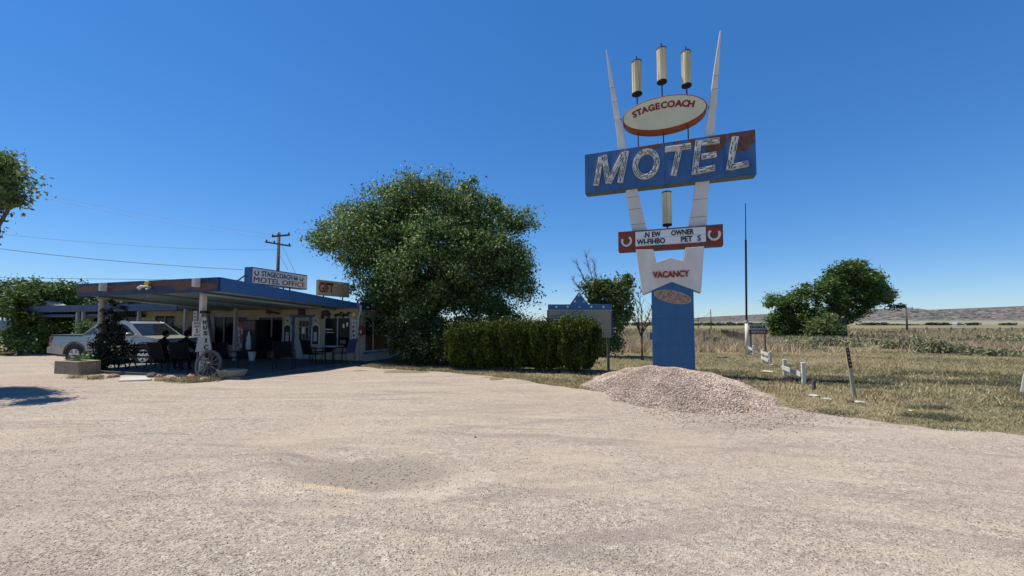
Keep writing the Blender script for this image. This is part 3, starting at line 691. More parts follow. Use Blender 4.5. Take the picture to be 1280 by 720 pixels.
# side wall facing right, opening for the wide window
a0, a1 = max(.25, wy[0]), wy[1]
for (ya, yb, za, zb) in ((.18, a0, 0, ZT - .05), (a0, a1, 0, wz[0]), (a0, a1, wz[1], ZT - .05), (a1, DEP, 0, ZT - .05)):
    mw.box(-.18, -.002, ya, yb, za, zb)
mw.build('side_wall', M['wall_white'], bld)
MB().box(WL, WL + .18, .18, DEP, 0, ZT - .05).build('side_wall', M['cream'], bld)
MB().box(WL, -.18, DEP - .18, DEP, 0, ZT - .05).build('back_wall', M['cream'], bld)
MB().box(WL + .18, -.18, .5, .52, 0, ZT - .1).build('dark_inside', M['black'], bld)  # plain black sheet painted as the darkness of the rooms
MB().box(WL - .3, -8.9, -1.7, DEP + .3, ZT + .02, ZT + .24).build('roof', M['roof'], bld)
MB().box(-8.9, .25, -.15, DEP + .3, ZT + .02, ZT + .24).build('roof', M['roof'], bld)
MB().box(WL - .34, -8.9, -1.76, -1.70, ZT - .06, ZT + .30).build('fascia', M['navy'], bld)
MB().box(.25, .31, -.2, DEP + .3, ZT - .05, ZT + .28).build('fascia', M['navy'], bld)
def window(k, mull, y0=0.0, fw=.045, m=None):
    a, b, lo, hi = k; Mf = MB(); m = m or M['frame']
    Mf.box(a, a + fw, y0 - .02, y0 + .08, lo, hi); Mf.box(b - fw, b, y0 - .02, y0 + .08, lo, hi)
    Mf.box(a + fw, b - fw, y0 - .02, y0 + .08, lo, lo + fw); Mf.box(a + fw, b - fw, y0 - .02, y0 + .08, hi - fw, hi)
    for x in mull: Mf.box(x - fw / 2, x + fw / 2, y0 - .018, y0 + .078, lo + fw, hi - fw)
    wf = Mf.build('window', m, bld); xs = [a + fw] + sorted(mull) + [b - fw]
    for i in range(len(xs) - 1):
        MB().box(xs[i] + fw / 2, xs[i + 1] - fw / 2, y0 + .03, y0 + .045, lo + fw, hi - fw).build('pane', M['glass'], wf)
    MB().box(a - .03, b + .03, y0 - .06, y0 + .0, lo - .05, lo - .002).build('sill', M['frame'], wf); return wf
window(wn['w1'], [BX(339.2)]); w2 = window(wn['w2'], [BX(422)]); window(wn['w0'], [BX(267.8), BX(280)]); window(wn['w3'], [BX(206)]); window(wn['wm'], [])
window((BX(143), BX(171), 1.0, BZ(157, 396)), [BX(157)])
# papers and blind slats seen behind the office window
for (x0_, x1_, y0_, y1_, mm) in ((406, 415, 411, 412.6, 'white_paint'), (406, 417, 415, 416, 'white_paint'), (428, 430, 405, 410, 'letterboard'), (432.5, 434.5, 403, 408, 'letterboard'), (425, 432, 425, 430, 'tan_block')):
    MB().box(BX(x0_), BX(x1_), .018, .026, BZ(x0_, y1_), BZ(x0_, y0_)).build('window_notice', M[mm], w2)
# side window
Mf = MB(); fw = .05; lo, hi = wz
for (ya, yb, za, zb) in ((a0, a0 + fw, lo, hi), (a1 - fw, a1, lo, hi), (a0, a1, lo, lo + fw), (a0, a1, hi - fw, hi), ((a0 + a1) / 2 - .3, (a0 + a1) / 2 - .25, lo, hi)):
    Mf.box(-.08, .02, ya, yb, za, zb)
sw = Mf.build('window', M['frame'], bld)
MB().box(-.06, -.045, a0 + fw, a1 - fw, lo + fw, hi - fw).build('pane', M['glass'], sw)
MB().box(0, .09, a0 - .05, a1 + .05, lo - .09, lo - .01).build('sill', M['blue'], sw)
# office door with blue surround and nine small panes
dx0_, dx1_, dz0, dz1 = wn['door']
d = MB(); gx0_, gx1_ = BX(373), BX(385); gz0, gz1 = BZ(379, 424.5), BZ(379, 401)
wall_open(d, dx0_ + .02, dx1_ - .02, .03, .08, dz0, dz1 - .02, [(gx0_, gx1_, gz0, gz1)])
door = d.build('door', M['wall_white'], bld)
MB().box(gx0_, gx1_, .06, .07, gz0, gz1).build('pane', M['glass'], door)
for i in (1, 2):
    x = gx0_ + (gx1_ - gx0_) * i / 3; z = gz0 + (gz1 - gz0) * i / 3
    MB().box(x - .012, x + .012, .035, .06, gz0, gz1).build('glazing_bar', M['wall_white'], door)
    MB().box(gx0_, gx1_, .037, .06, z - .012, z + .012).build('glazing_bar', M['wall_white'], door)
MB().box(BX(377), BX(380.5), .02, .03, BZ(377, 417), BZ(377, 409)).build('door_notice', M['letterboard'], door)
MB().lathe([(.03, 0), (.035, .03), (.02, .05)], 10, (dx0_ + .12, .03, 1.0), axis='y').build('handle', M['chrome'], door)
ds = MB().box(BX(365), BX(367.2), -.03, .05, .1, dz1).box(BX(387), BX(389.3), -.03, .05, .1, dz1).box(BX(363), BX(393), -.06, .05, dz1, dz1 + .09)
ds.build('door_surround', M['blue'], bld)
# arched doorway piece, blue awning and far bay at the left end
ax0, ax1 = BX(80), BX(99)
Ma = MB(); cxa = (ax0 + ax1) / 2; hw = (ax1 - ax0) / 2
for i in range(12):
    t0, t1 = math.pi * i / 12, math.pi * (i + 1) / 12
    o = lambda r, t: (cxa + r * math.cos(t), 1.65 + r * .7 * math.sin(t))
    Ma.prism([o(hw, t0), o(hw, t1), o(hw - .28, t1), o(hw - .28, t0)], -.10, -.003)
Ma.box(ax0, ax0 + .28, -.10, -.003, 0, 1.65).box(ax1 - .28, ax1, -.10, -.003, 0, 1.65)
Ma.build('arch_trim', M['white_paint'], bld)
MB().box(ax0 + .28, ax1 - .28, -.05, -.003, 0, 1.7).build('arch_door', M['glass'], bld)
aw = MB().box(BX(90), BX(182), -1.55, -.02, BZ(130, 396, -1.5), BZ(130, 392.5, -1.5)).build('awning', M['navy'], bld)
gb = MB().prism([(BX(70), ZT + .245), (BX(112), ZT + .245), (BX(91), ZT + .75)], -1.4, -.9).build('gable', M['concrete'], bld)
for px in (97, 104, 173.5, 231.7, 294.5):
    x = B(px, 400, -1.6)[0]; MB().box(x - .055, x + .055, -1.66, -1.54, 0, ZT + .01).build('porch_post', M['concrete'], bld)
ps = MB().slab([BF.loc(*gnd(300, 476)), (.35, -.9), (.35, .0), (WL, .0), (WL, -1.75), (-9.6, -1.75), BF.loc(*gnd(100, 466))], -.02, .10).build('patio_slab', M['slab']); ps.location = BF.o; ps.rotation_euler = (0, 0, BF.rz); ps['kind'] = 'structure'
# downspout
dsx = BX(451)
MB().tube([(BX(455), -.25, ZT + .12), (BX(454), -.2, ZT - .12), (.08, -.10, 2.0), (.08, -.10, .12), (.12, -.22, .05)], .05, 8).build('downspout', M['frame'], bld)
for x in (-9.3, -12.6, -16.2):
    MB().tube([(x, 2.5, ZT + .24), (x, 2.5, ZT + .75)], .06, 8).build('roof_vent', M['frame'], bld)

# ---------------- canopy ----------------
can = fthing('entrance_canopy', 'sloping flat canopy with flaking navy fascia on pale posts before the office', 'canopy', BF)
yN = -5.86
nx, nz0 = B(274.5, 364.3, yN); _, nz1 = B(274.5, 346.6, yN)
lx, lz0 = B(98.6, 371, yN); _, lz1 = B(98.6, 355.2, yN)
rx, rz0, rz1 = .02, B(448.5, 386, -.1)[1], B(448.5, 379, -.1)[1]
bx, bz0, bz1 = lx - .9, rz0 + .04, rz1 + .04
def fas(p, q, z0a, z1a, z0b, z1b, th, name='fascia'):
    d = Vector((q[0] - p[0], q[1] - p[1])).normalized(); n_ = Vector((d.y, -d.x)) * th
    v = [(p[0], p[1], z0a), (q[0], q[1], z0b), (q[0], q[1], z1b), (p[0], p[1], z1a)]
    v += [(x + n_.x, y + n_.y, z) for x, y, z in v]
    return MB().add(v, [(0, 3, 2, 1), (4, 5, 6, 7), (0, 1, 5, 4), (1, 2, 6, 5), (2, 3, 7, 6), (3, 0, 4, 7)])
fas((lx, yN), (nx, yN), lz0, lz1, nz0, nz1, .05).build('fascia', rust_face('fascia_flaking', (.010, .022, .065), [(lx + .6, lz1 - .2, .7, .12), (lx + 2.2, lz1 - .2, 1.1, .10), (lx + 4.3, lz1 - .12, 1.4, .10), (nx - 1.6, nz1 - .2, .5, .2), (nx - .6, nz1 - .28, .5, .12)], 6, 2.9), can)
fas((nx, yN), (rx, -.05), nz0, nz1, rz0, rz1, .05).build('fascia', M['blue'], can)
fas((bx, -.05), (lx, yN), bz0, bz1, lz0, lz1, .05).build('fascia', M['navy'], can)
dp = .10
rf = MB(); rf.add([(lx, yN, lz1 - dp), (nx, yN, nz1 - dp), (rx, -.05, rz1 - .04), (bx, -.05, bz1 - .04)], [(0, 1, 2, 3)])
rf.build('roof_deck', M['roof'], can)
# soffit sheet with real ribs, running from the front edge to the wall
so = MB(); nr = 46
for i in range(nr):
    for j, off in ((0, 0), (.5, .03)):
        pass
V = []; cols = nr * 4
for i in range(cols + 1):
    t = i / cols; z = .035 if (i % 4) in (1, 2) else 0
    a = Vector((lx + (nx - lx) * t, yN + .02, (lz0 + (nz0 - lz0) * t) + .05 + z)); b = Vector((bx + (rx - bx) * t, -.06, (bz0 + (rz0 - bz0) * t) + .05 + z)); V += [tuple(a), tuple(b)]
so.add(V, [(2 * i, 2 * i + 1, 2 * i + 3, 2 * i + 2) for i in range(cols)]); so.build('soffit', M['soffit'], can)
for t in (.12, .5, .86):
    a = (lx + (nx - lx) * t, yN + .1, lz0 + (nz0 - lz0) * t - .02); b = (bx + (rx - bx) * t, -.1, bz0 + (rz0 - bz0) * t - .02)
    MB().bar(a, b, .08, .12).build('beam', M['soffit'], can)
x, z = B(126, 372, yN + .35); 
def post(px, y, wd, m, top):
    x = B(px, 420, y)[0]; MB().lathe([(wd * 1.25, .1), (wd * 1.25, .16), (wd, .18), (wd * .95, top - .15), (wd * 1.2, top - .1), (wd * 1.2, top)], 14, (x, y, 0)).build('post', M[m], can, smooth=False); return x
p1 = post(125.6, yN + .45, .105, 'concrete', lz0 + .02); 
x = B(252.3, 420, yN + .55)[0]; MB().box(x - .08, x + .08, yN + .47, yN + .63, .1, nz0 + .02).build('post', M['white_paint'], can, bevel=.01); p2 = x
for px in (129.5, 246):                               # boxed beam ends on the fascia
    x, _ = B(px - 3.2, 355, yN - .2); k = (x - lx) / (nx - lx); zt = lz1 + (nz1 - lz1) * k - .02; zb = lz0 + (nz0 - lz0) * k + .16
    MB().box(x - .065, x + .065, yN - .24, yN - .052, zb, zt).build('beam_end', M['white_paint'], can, bevel=.008)
fx, fz = B(181.5, 353.8, yN - .2)
fl = thing('floodlight', 'twin floodlight with one yellow lens bolted to the navy fascia', 'floodlight', BF.w(fx, yN - .06, fz), BF.rz)
MB().lathe([(.02, .02), (.08, .08), (.09, .12), (.075, .13)], 16, axis='y').build('yellow_lens', M['yellow'], fl)
MB().tube([(-.32, -.12, -.16), (-.18, -.16, -.12), (-.02, -.02, -.1)], [.065, .05, .02], 10).build('lamp_head', M['white_paint'], fl)
MB().tube([(.05, -.02, -.12), (.1, -.1, -.18), (.08, -.16, -.22)], .03, 8).build('arm', M['white_paint'], fl)
MB().lathe([(.05, 0), (.05, .03)], 10, (0, -.0, -.1), axis='y').build('bracket', M['black'], fl)

# ---------------- signs about the office ----------------
# light box sign on the canopy roof, its face turned to the right
RS = Frame(*atY(314.4, 343, 15.3)[:2], R(74)); Q = RS.px
s = fthing('office_roof_sign', 'white and blue STAGECOACH 66 MOTEL OFFICE sign box standing on the canopy roof', 'sign', RS)
x1, z1 = Q(384.2, 344.6, 0); z0 = (Q(314.2, 354, 0)[1] + Q(384, 363, 0)[1]) / 2; z1 = (z1 + Q(314.8, 332.7, 0)[1]) / 2
MB().box(0, x1, 0, .36, z0, z1).build('sign_box', M['blue'], s, bevel=.008)
MB().box(.04, x1 - .04, -.012, -.001, z0 + .045, z1 - .045).build('sign_face', M['letterboard'], s)
h = z1 - z0
text('STAGECOACH 66', x1 * .155, x1 * .80, z0 + h * .53, z0 + h * .84, -.013, M['navy'], s, .01, .02)
text('MOTEL OFFICE', x1 * .03, x1 * .95, z0 + h * .13, z0 + h * .45, -.013, M['letter_red'], s, .01, .008)
for u in (.075, .875): horseshoe(x1 * u, z0 + h * .69, h * .13, -.013, 5, s, M['black'], .02, .01)
for x, y in ((x1 * .2, .18), (x1 * .6, .18), (x1 * .72, .18)): MB().tube([(x, y, z0 - .55), (x, y, z0)], .03, 6).build('sign_leg', M['dark_metal'], s)
MB().bar((-.0, .3, z0 + .35), (-.4, .9, z0 - .3), .04, .04).build('brace', M['blue_metal'], s)
GS = Frame(*atY(397.5, 359, 17.4)[:2], R(66)); Q = GS.px
s = fthing('gift_sign', 'cream roof sign reading GIFT in old red letters, half behind leaves', 'sign', GS)
z1, z0 = Q(397.8, 349.2, 0)[1], Q(397, 368.8, 0)[1]; x1 = Q(437, 360, 0)[0]
MB().box(0, x1, 0, .12, z0, z1).build('board', M['cream'], s, bevel=.01); h = z1 - z0
xa, xb = Q(398.7, 360, 0)[0], Q(416.5, 360, 0)[0]
text('GIFT', xa, xb, z0 + h * .2, z0 + h * .8, -.002, M['letter_red'], s, .02, .015)
MB().box(xa + .05, xb, -.02, -.003, z0 + h * .80, z0 + h * .84).build('flourish', M['letter_red'], s)
for x in (x1 * .2, x1 * .8): MB().tube([(x, .06, z0 - .5), (x, .06, z0)], .03, 6).build('sign_leg', M['dark_metal'], s)
# vertical OFFICE board
def wall_thing(name, label, cat, px, py, d=0.0, group=None):
    x, z = B(px, py, d); return thing(name, label, cat, BF.w(x, d, z), BF.rz, group), Frame(*BF.w(x, d, 0)[:2], BF.rz, z)
s, f = wall_thing('office_sign', 'narrow white board with OFFICE lettered downward at the wall corner', 'sign', 443.2, 416)
a, b = f.px(439.6, 416)[0], f.px(446.8, 416)[0]; zt, zb = f.px(443, 399)[1], f.px(443, 433.5)[1]
MB().box(a, b, -.03, -.002, zb, zt).build('board', M['white_paint'], s); MB().box(a + .015, b - .015, -.036, -.031, zb + .015, zt - .015).build('face', M['black'], s)
MB().box(a + .03, b - .03, -.042, -.037, zb + .03, zt - .03).build('face', M['white_paint'], s)
for i, ch in enumerate('OFFICE'):
    z = zt - .07 - (zt - zb - .10) * (i + .5) / 6; text(ch, a + .07 if ch != 'I' else a + .11, b - .07 if ch != 'I' else b - .11, z - .065, z + .065, -.042, M['black'], s, .008, .04)
s, f = wall_thing('round_sign', 'round yellow tin sign above the OFFICE board', 'sign', 443, 393.3)
MB().lathe([(.15, .002), (.15, .025), (.13, .03)], 24, axis='y').build('disc', M['tan_block'], s); MB().lathe([(.10, .031), (.10, .036)], 20, axis='y').build('emblem', M['yellow'], s)
def pump(px, label):
    s, f = wall_thing('pump_plaque', label, 'wall plaque', px, 415, 0, 'petrol pump shaped plaques beside the door')
    k = lambda x, y: f.px(px + x, y)
    a, b = k(-5.3, 415)[0], k(5.3, 415)[0]; z0 = k(0, 431.5)[1]; zc = k(0, 408.5)[1]; zg = k(0, 400.6)[1]; r = (b - a) / 2
    arch = [(a, z0), (b, z0)] + [(r * math.cos(t), zc + r * .6 * math.sin(t)) for t in [math.pi * i / 10 for i in range(11)]]
    MB().prism(arch, -.03, -.002).build('body', M['white_paint'], s); r2 = r - .07
    arch = [(-r2, z0 + .04), (r2, z0 + .04)] + [(r2 * math.cos(t), zc - .04 + r2 * .6 * math.sin(t)) for t in [math.pi * i / 10 for i in range(11)]]
    MB().prism(arch, -.036, -.031).build('dial_panel', M['black'], s)
    MB().box(-.09, .09, -.042, -.037, k(0, 426.3)[1], k(0, 415.2)[1]).build('dial', M['white_paint'], s)
    MB().box(-.06, .06, -.046, -.043, k(0, 425)[1], k(0, 416.5)[1]).build('dial_face', M['frame'], s)
    g = MB().lathe([(.17, .002), (.17, .03)], 24, (0, 0, zg), axis='y').build('globe', M['white_paint'], s)
    MB().lathe([(.12, .031), (.12, .034)], 20, (0, 0, zg), axis='y').build('globe_face', M['wall_white'], g)
    MB().prism([(-.03, zg - .02), (.05, zg - .06), (.04, zg + .0), (-.02, zg + .07)], -.04, -.035).build('globe_mark', M['black'], g)
pump(359.7, 'white petrol pump plaque between the window and the office door'); pump(395, 'white petrol pump plaque just right of the office door')
s, f = wall_thing('door_sign', 'small dark hanging sign directly above the office door', 'sign', 378, 390)
MB().box(-.19, .19, -.07, -.062, -.15, .15).build('board', M['black'], s); MB().box(-.19, .19, -.062, -.03, -.15, .15).build('frame', M['rust'], s)
MB().box(-.10, .10, -.075, -.071, -.02, .06).build('print', M['rust'], s)
s, f = wall_thing('script_sign', 'dark cut-out script sign above the left office window', 'sign', 342, 391)
sg = MB(); pts = []
for i in range(40):
    t = i / 39; pts.append((-.42 + .86 * t, -.03, .03 * math.sin(t * 34) + .04 * math.sin(t * 5)))
sg.tube(pts, .045, 5); sg.tube([(-.42, -.03, .10), (-.25, -.03, .13), (-.2, -.03, -.08)], .05, 5); sg.build('script', M['rust'], s)
# cut-out stagecoach and horses over the right window
s, f = wall_thing('stagecoach_cutout', 'dark tin stagecoach silhouette over the right office window', 'ornament', 408, 393.5)
pl = [(-.24, -.03), (-.26, .12), (-.18, .20), (.14, .20), (.20, .10), (.28, .06), (.27, -.02), (.10, -.06), (-.12, -.06)]
MB().prism(pl, -.05, -.035).build('coach_body', M['black'], s); MB().box(-.10, .04, -.055, -.051, .03, .13).build('coach_door', M['rust'], s)
for x, r in ((-.17, .11), (.17, .085)):
    MB().lathe([(r, .052), (r, .058)], 18, (x, 0, -.09), axis='y').build('wheel', M['black'], s)
MB().box(-.02, .12, -.05, -.036, .2, .28).build('driver_seat', M['black'], s)
for i, px in enumerate((423.5, 433)):
    s, f = wall_thing('horse_cutout', ['dark tin horse silhouette nearer the stagecoach cut-out', 'dark tin horse silhouette leading at the right end'][i], 'ornament', px, 393.8, 0, 'galloping tin horses over the window')
    pl = [(-.22, .02), (-.24, -.08), (-.16, .06), (.06, .06), (.14, .16), (.24, .14), (.25, .09), (.17, .07), (.12, -.02), (.22, -.08), (.18, -.10), (.06, -.04), (-.08, -.04), (-.12, -.14), (-.16, -.13), (-.14, -.03)]
    hb = MB().prism(pl, -.05, -.035).build('horse_body', M['black'], s)
    MB().bar((.2, -.042, .02), (.35, -.042, .10), .012, .01).build('rein', M['black'], s)
s, f = wall_thing('fire_hose_box', 'small red box mounted on the pale side wall corner', 'wall box', 454, 413)
s.location = BF.w(.10, .12, B(454, 413, 0)[1]); MB().box(-.07, .10, -.10, .16, -.2, .2).build('box', M['red'], s, bevel=.01); MB().box(.0, .09, -.108, -.101, -.12, .0).build('notice', M['white_paint'], s)
# drinks machine, bottle cut-out, bucket, printed banner
x, _ = B(318, 430, -.5); dm = thing('drinks_machine', 'dark red vending machine with a white bottle on it by the left office window', 'vending machine', BF.w(x, -.45, .1), BF.rz)
MB().box(-.42, .42, -.35, .3, 0, 1.85).build('cabinet', M['black'], dm, bevel=.03)
MB().box(-.36, .36, -.362, -.352, .1, 1.3).build('front_panel', M['black'], dm)
MB().box(-.36, .36, -.362, -.352, 1.36, 1.78).build('header', M['vend_red'], dm)
MB().lathe([(.10, .45), (.115, .50), (.12, .75), (.09, .88), (.10, .98), (.05, 1.16), (.035, 1.28), (.04, 1.3)], 14, (.06, -.40, 0)).build('bottle', M['letterboard'], dm)
x, _ = B(315, 448, -1.4); bk = thing('bucket', 'white plastic bucket standing before the vending machine', 'bucket', BF.w(x, -1.4, .1), BF.rz)
MB().lathe([(.11, 0), (.155, .36), (.17, .37), (.17, .40), (.15, .40)], 16).build('pail', M['letterboard'], bk); MB().tube([(.16 * math.cos(a), -.02, .38 - .12 * math.sin(a)) for a in [math.pi * i / 8 for i in range(9)]], .008, 5).build('handle', M['black'], bk)
x, _ = B(300, 420, -.6); bn = thing('printed_banner', 'tall red and white printed panel left of the vending machine', 'banner', BF.w(x, -.6, .1), BF.rz)
MB().box(-.22, .22, -.03, .03, .35, 1.75).build('panel', M['print_red'], bn); MB().box(-.24, .24, -.02, .02, 0, .35).build('stand', M['black'], bn)
for k in range(3): MB().box(.24, .33, -.05, .02, .75 + k * .3, .95 + k * .3).build('leaflet', M['letterboard'], bn)
# ---------------- patio furniture ----------------
def make_chair(label, m, mf, w=.62):
    t = thing('patio_chair', label, 'patio chair')
    MB().box(-w / 2 + .03, w / 2 - .03, -.26, .24, .42, .45).build('seat', m, t, bevel=.008)
    v = MB(); v.add([(-w / 2 + .03, .24, .44), (w / 2 - .03, .24, .44), (w / 2 - .03, .40, 1.02), (-w / 2 + .03, .40, 1.02), (-w / 2 + .03, .27, .44), (w / 2 - .03, .27, .44), (w / 2 - .03, .43, 1.02), (-w / 2 + .03, .43, 1.02)],
          [(0, 1, 2, 3), (7, 6, 5, 4), (0, 4, 5, 1), (1, 5, 6, 2), (2, 6, 7, 3), (3, 7, 4, 0)]); v.build('backrest', m, t)
    for s in (-1, 1):
        x = s * w / 2
        MB().tube([(x, -.24, .64), (x, -.27, .44), (x, -.30, 0)], .016, 6).build('leg', mf, t)
        MB().tube([(x, .42, 1.04), (x, .25, .43), (x, .34, 0)], .016, 6).build('leg', mf, t)
        MB().tube([(x, .32, .66), (x, .0, .67), (x, -.20, .665), (x, -.27, .62)], .02, 6).build('armrest', mf, t)
    MB().tube([(-w / 2, .26, .43), (-w / 2, -.26, .43), (w / 2, -.26, .43), (w / 2, .26, .43)], .014, 6).build('seat_rail', mf, t)
    return t
proto = make_chair('x', M['chair_dark'], M['dark_metal'])
chairs = [(280, 463, 185, 'dark sling chair standing right of the wagon wheel'), (355, 461, 200, 'dark sling chair nearest the vending machine with its back to the lot'),
          (392, 456, 150, 'dark sling chair facing the office door table'), (404, 452, -30, 'dark chair pushed against the table before the right window'), (330, 449, 20, 'dark chair by the wall beneath the left office window')]
first = True
for px, py, rz_, lab in chairs:
    o = proto if first else copy_tree(proto); first = False
    X_, Y_ = gnd(px, py, .1); o.location = (X_, Y_, .1); o.rotation_euler = (0, 0, R(rz_)); o['label'] = lab; o['group'] = 'dark sling chairs on the patio'
bc = make_chair('blue sling patio chair at the right end of the patio table', M['chair_blue'], M['dark_metal'], .6)
X_, Y_ = gnd(430, 454, .1); bc.location = (X_, Y_, .1); bc.rotation_euler = (0, 0, R(-100))
X_, Y_ = gnd(411, 454, .1)
tb = thing('patio_table', 'small glass topped patio table below the right office window', 'table', (X_, Y_, .1), BF.rz)
MB().box(-.5, .5, -.35, .35, .70, .725).build('tabletop', M['frame'], tb, bevel=.01)
for a in (-.42, .42):
    for b_ in (-.28, .28): MB().tube([(a, b_, 0), (a, b_, .70)], .018, 6).build('leg', M['dark_metal'], tb)
# low black bench rails along the front between the posts
for i, (xa, xb, py) in enumerate(((100, 152, 460), (152, 198, 461))):
    X0, Y0 = gnd(xa, py, .1); X1, Y1 = gnd(xb, py, .1); L = math.hypot(X1 - X0, Y1 - Y0)
    bt = thing('metal_bench', ['low black slatted bench behind the climbing vine', 'low black slatted bench in front of the pickup wheel'][i], 'bench', ((X0 + X1) / 2, (Y0 + Y1) / 2, .1), math.atan2(Y1 - Y0, X1 - X0))
    for k in range(4): MB().box(-L / 2 + .03, L / 2 - .03, -.22 + k * .12, -.13 + k * .12, .42, .45).build('slat', M['black'], bt)
    for k in range(3): MB().box(-L / 2 + .03, L / 2 - .03, .24, .26, .56 + k * .13, .63 + k * .13).build('back_slat', M['black'], bt)
    for x in (-L / 2 + .2, L / 2 - .2):
        for dx in (-.16, .16): MB().bar((x, -.15 + 0, .42), (x + dx, -.2, 0), .03, .03).build('leg', M['black'], bt); MB().bar((x, .2, .42), (x + dx, .22, 0), .03, .03).build('leg', M['black'], bt)
        MB().bar((x, .25, .4), (x, .25, .95), .03, .03).build('back_post', M['black'], bt)

# ---------------- two seated people in dark clothes, seen from behind ----------------
def person(px, py, rz_, lean, label, hat):
    X_, Y_ = gnd(px, py, .1); ch = copy_tree(proto); ch.location = (X_, Y_, .1); ch.rotation_euler = (0, 0, R(rz_)); ch['label'] = label[1]; ch['group'] = 'dark sling chairs on the patio'
    p = thing('person', label[0], 'person', (X_, Y_, .1), R(rz_))
    def skin(name, verts, edges, m, lv=2, root=0):
        me = bpy.data.meshes.new(name); me.from_pydata([v[:3] for v in verts], edges, []); ob = bpy.data.objects.new(name, me); col.objects.link(ob); ob.parent = p
        sm = ob.modifiers.new('skin', 'SKIN'); sm.use_smooth_shade = True
        for i, v in enumerate(verts): me.skin_vertices[0].data[i].radius = v[3] if hasattr(v[3], '__len__') else (v[3], v[3])
        me.skin_vertices[0].data[root].use_root = True
        sb = ob.modifiers.new('sub', 'SUBSURF'); sb.levels = sb.render_levels = lv; me.materials.append(m); return ob
    y = lambda v: v
    v = [(0, .10, .54, (.17, .13)), (0, .12, .72, (.16, .11)), (lean * .4, .11, .90, (.17, .11)), (lean * .8, .09, 1.04, (.15, .09)), (lean, .05, 1.14, .055), (lean, .03, 1.20, .055),
         (lean * .8 + .19, .09, 1.02, .065), (.27, .0, .80, .048), (.22, -.20, .66, .036), (.19, -.27, .64, .03),
         (lean * .8 - .19, .09, 1.02, .065), (-.27, .0, .80, .048), (-.22, -.20, .66, .036), (-.19, -.27, .64, .03),
         (.11, .02, .52, .095), (.14, -.38, .50, .07), (.14, -.40, .26, .055), (.14, -.38, .08, .042), (.14, -.52, .035, .038),
         (-.11, .02, .52, .095), (-.14, -.38, .50, .07), (-.14, -.40, .26, .055), (-.14, -.38, .08, .042), (-.14, -.52, .035, .038)]
    e = [(0, 1), (1, 2), (2, 3), (3, 4), (4, 5), (3, 6), (6, 7), (7, 8), (8, 9), (3, 10), (10, 11), (11, 12), (12, 13), (0, 14), (14, 15), (15, 16), (16, 17), (17, 18), (0, 19), (19, 20), (20, 21), (21, 22), (22, 23)]
    bd = skin('body', v, e, M['cloth_dark'])
    hd = MB().blob((lean, -.0, 1.29), (.078, .098, .12), 16, 12); h = hd.build('head', M['skin'], p, smooth=True)
    MB().blob((lean, -.10, 1.28), (.014, .025, .02), 6, 5).build('nose', M['skin'], h, smooth=True)
    for s_ in (-1, 1):
        MB().blob((lean + s_ * .08, .005, 1.285), (.012, .022, .032), 6, 5).build('ear', M['skin'], h, smooth=True)
        MB().blob((lean + s_ * .03, -.088, 1.30), (.013, .01, .009), 6, 5).build('eye', M['black'], h)
    MB().blob((lean, -.09, 1.235), (.024, .012, .007), 6, 5).build('mouth', M['rust'], h)
    MB().blob((lean, .018, 1.315), (.09, .105, .115), 14, 10, .03).build('hair' if not hat else 'cap', M['cloth_dark'], p, smooth=True)
    for s_ in (-1, 1):                                  # hands resting on the lap: palm, four fingers, thumb
        cx_ = s_ * .19; hv = [(cx_, -.27, .64, .024), (cx_ * .97, -.33, .625, (.036, .016))]; he = [(0, 1)]
        hand = skin('hand', hv, he, M['skin'], 1)
        for k in range(4):
            ox_ = (k - 1.5) * .018; ln = (.06, .075, .07, .055)[k]
            MB().tube([(cx_ * .97 + ox_, -.35, .628), (cx_ * .97 + ox_, -.35 - ln * .6, .622), (cx_ * .97 + ox_, -.35 - ln, .600)], [.009, .0085, .007], 6).build('finger', M['skin'], hand)
        MB().tube([(cx_ * .97 - s_ * .03, -.30, .63), (cx_ * .97 - s_ * .055, -.33, .62), (cx_ * .97 - s_ * .06, -.36, .61)], [.011, .01, .008], 6).build('thumb', M['skin'], hand)
person(206.5, 463.5, 165, .03, ('person in dark clothes seated behind the rocks, left of the pair', 'dark chair carrying the left seated person'), False)
person(231.5, 463.5, 185, -.02, ('person in dark clothes seated nearest the white canopy post', 'dark chair carrying the right seated person'), True)

# ---------------- pickup truck ----------------
rxw, ryw = atY(86.5, 440, 17.45)[:2]; fxw, fyw = atY(172.5, 440, 17.05)[:2]
tr = math.atan2(fyw - ryw, fxw - rxw); WB = math.hypot(fxw - rxw, fyw - ryw)
KX = WB / 3.3
WO = .99; rxw += .22
rxw -= WO * math.sin(tr); ryw += WO * math.cos(tr)
trk = thing('pickup_truck', 'silver four-door pickup truck parked behind the vine covered post', 'pickup truck', (rxw - 1.32 * KX * math.cos(tr), ryw - 1.32 * KX * math.sin(tr), 0), tr)
W = 1.98
def arch(cx, r, n=9): return [(cx + r * math.cos(t), .42 + (r) * math.sin(t)) for t in [math.pi - math.pi * i / (n - 1) for i in range(n)]]
ra, fa = 1.32 * KX, 4.62 * KX; E = 5.6 * KX
low = [(.06, .50)] + [(ra - .54, .42)] + arch(ra, .54)[1:-1] + [(ra + .54, .36), (fa - .54, .36)] + arch(fa, .54)[1:-1] + [(fa + .54, .38), (E - .05, .44), (E, .80), (E - .03, .95), (E - .22, 1.04), (E - .6, 1.12), (4.40 * KX, 1.23), (1.75 * KX, 1.23), (.08, 1.22), (.02, .9)]
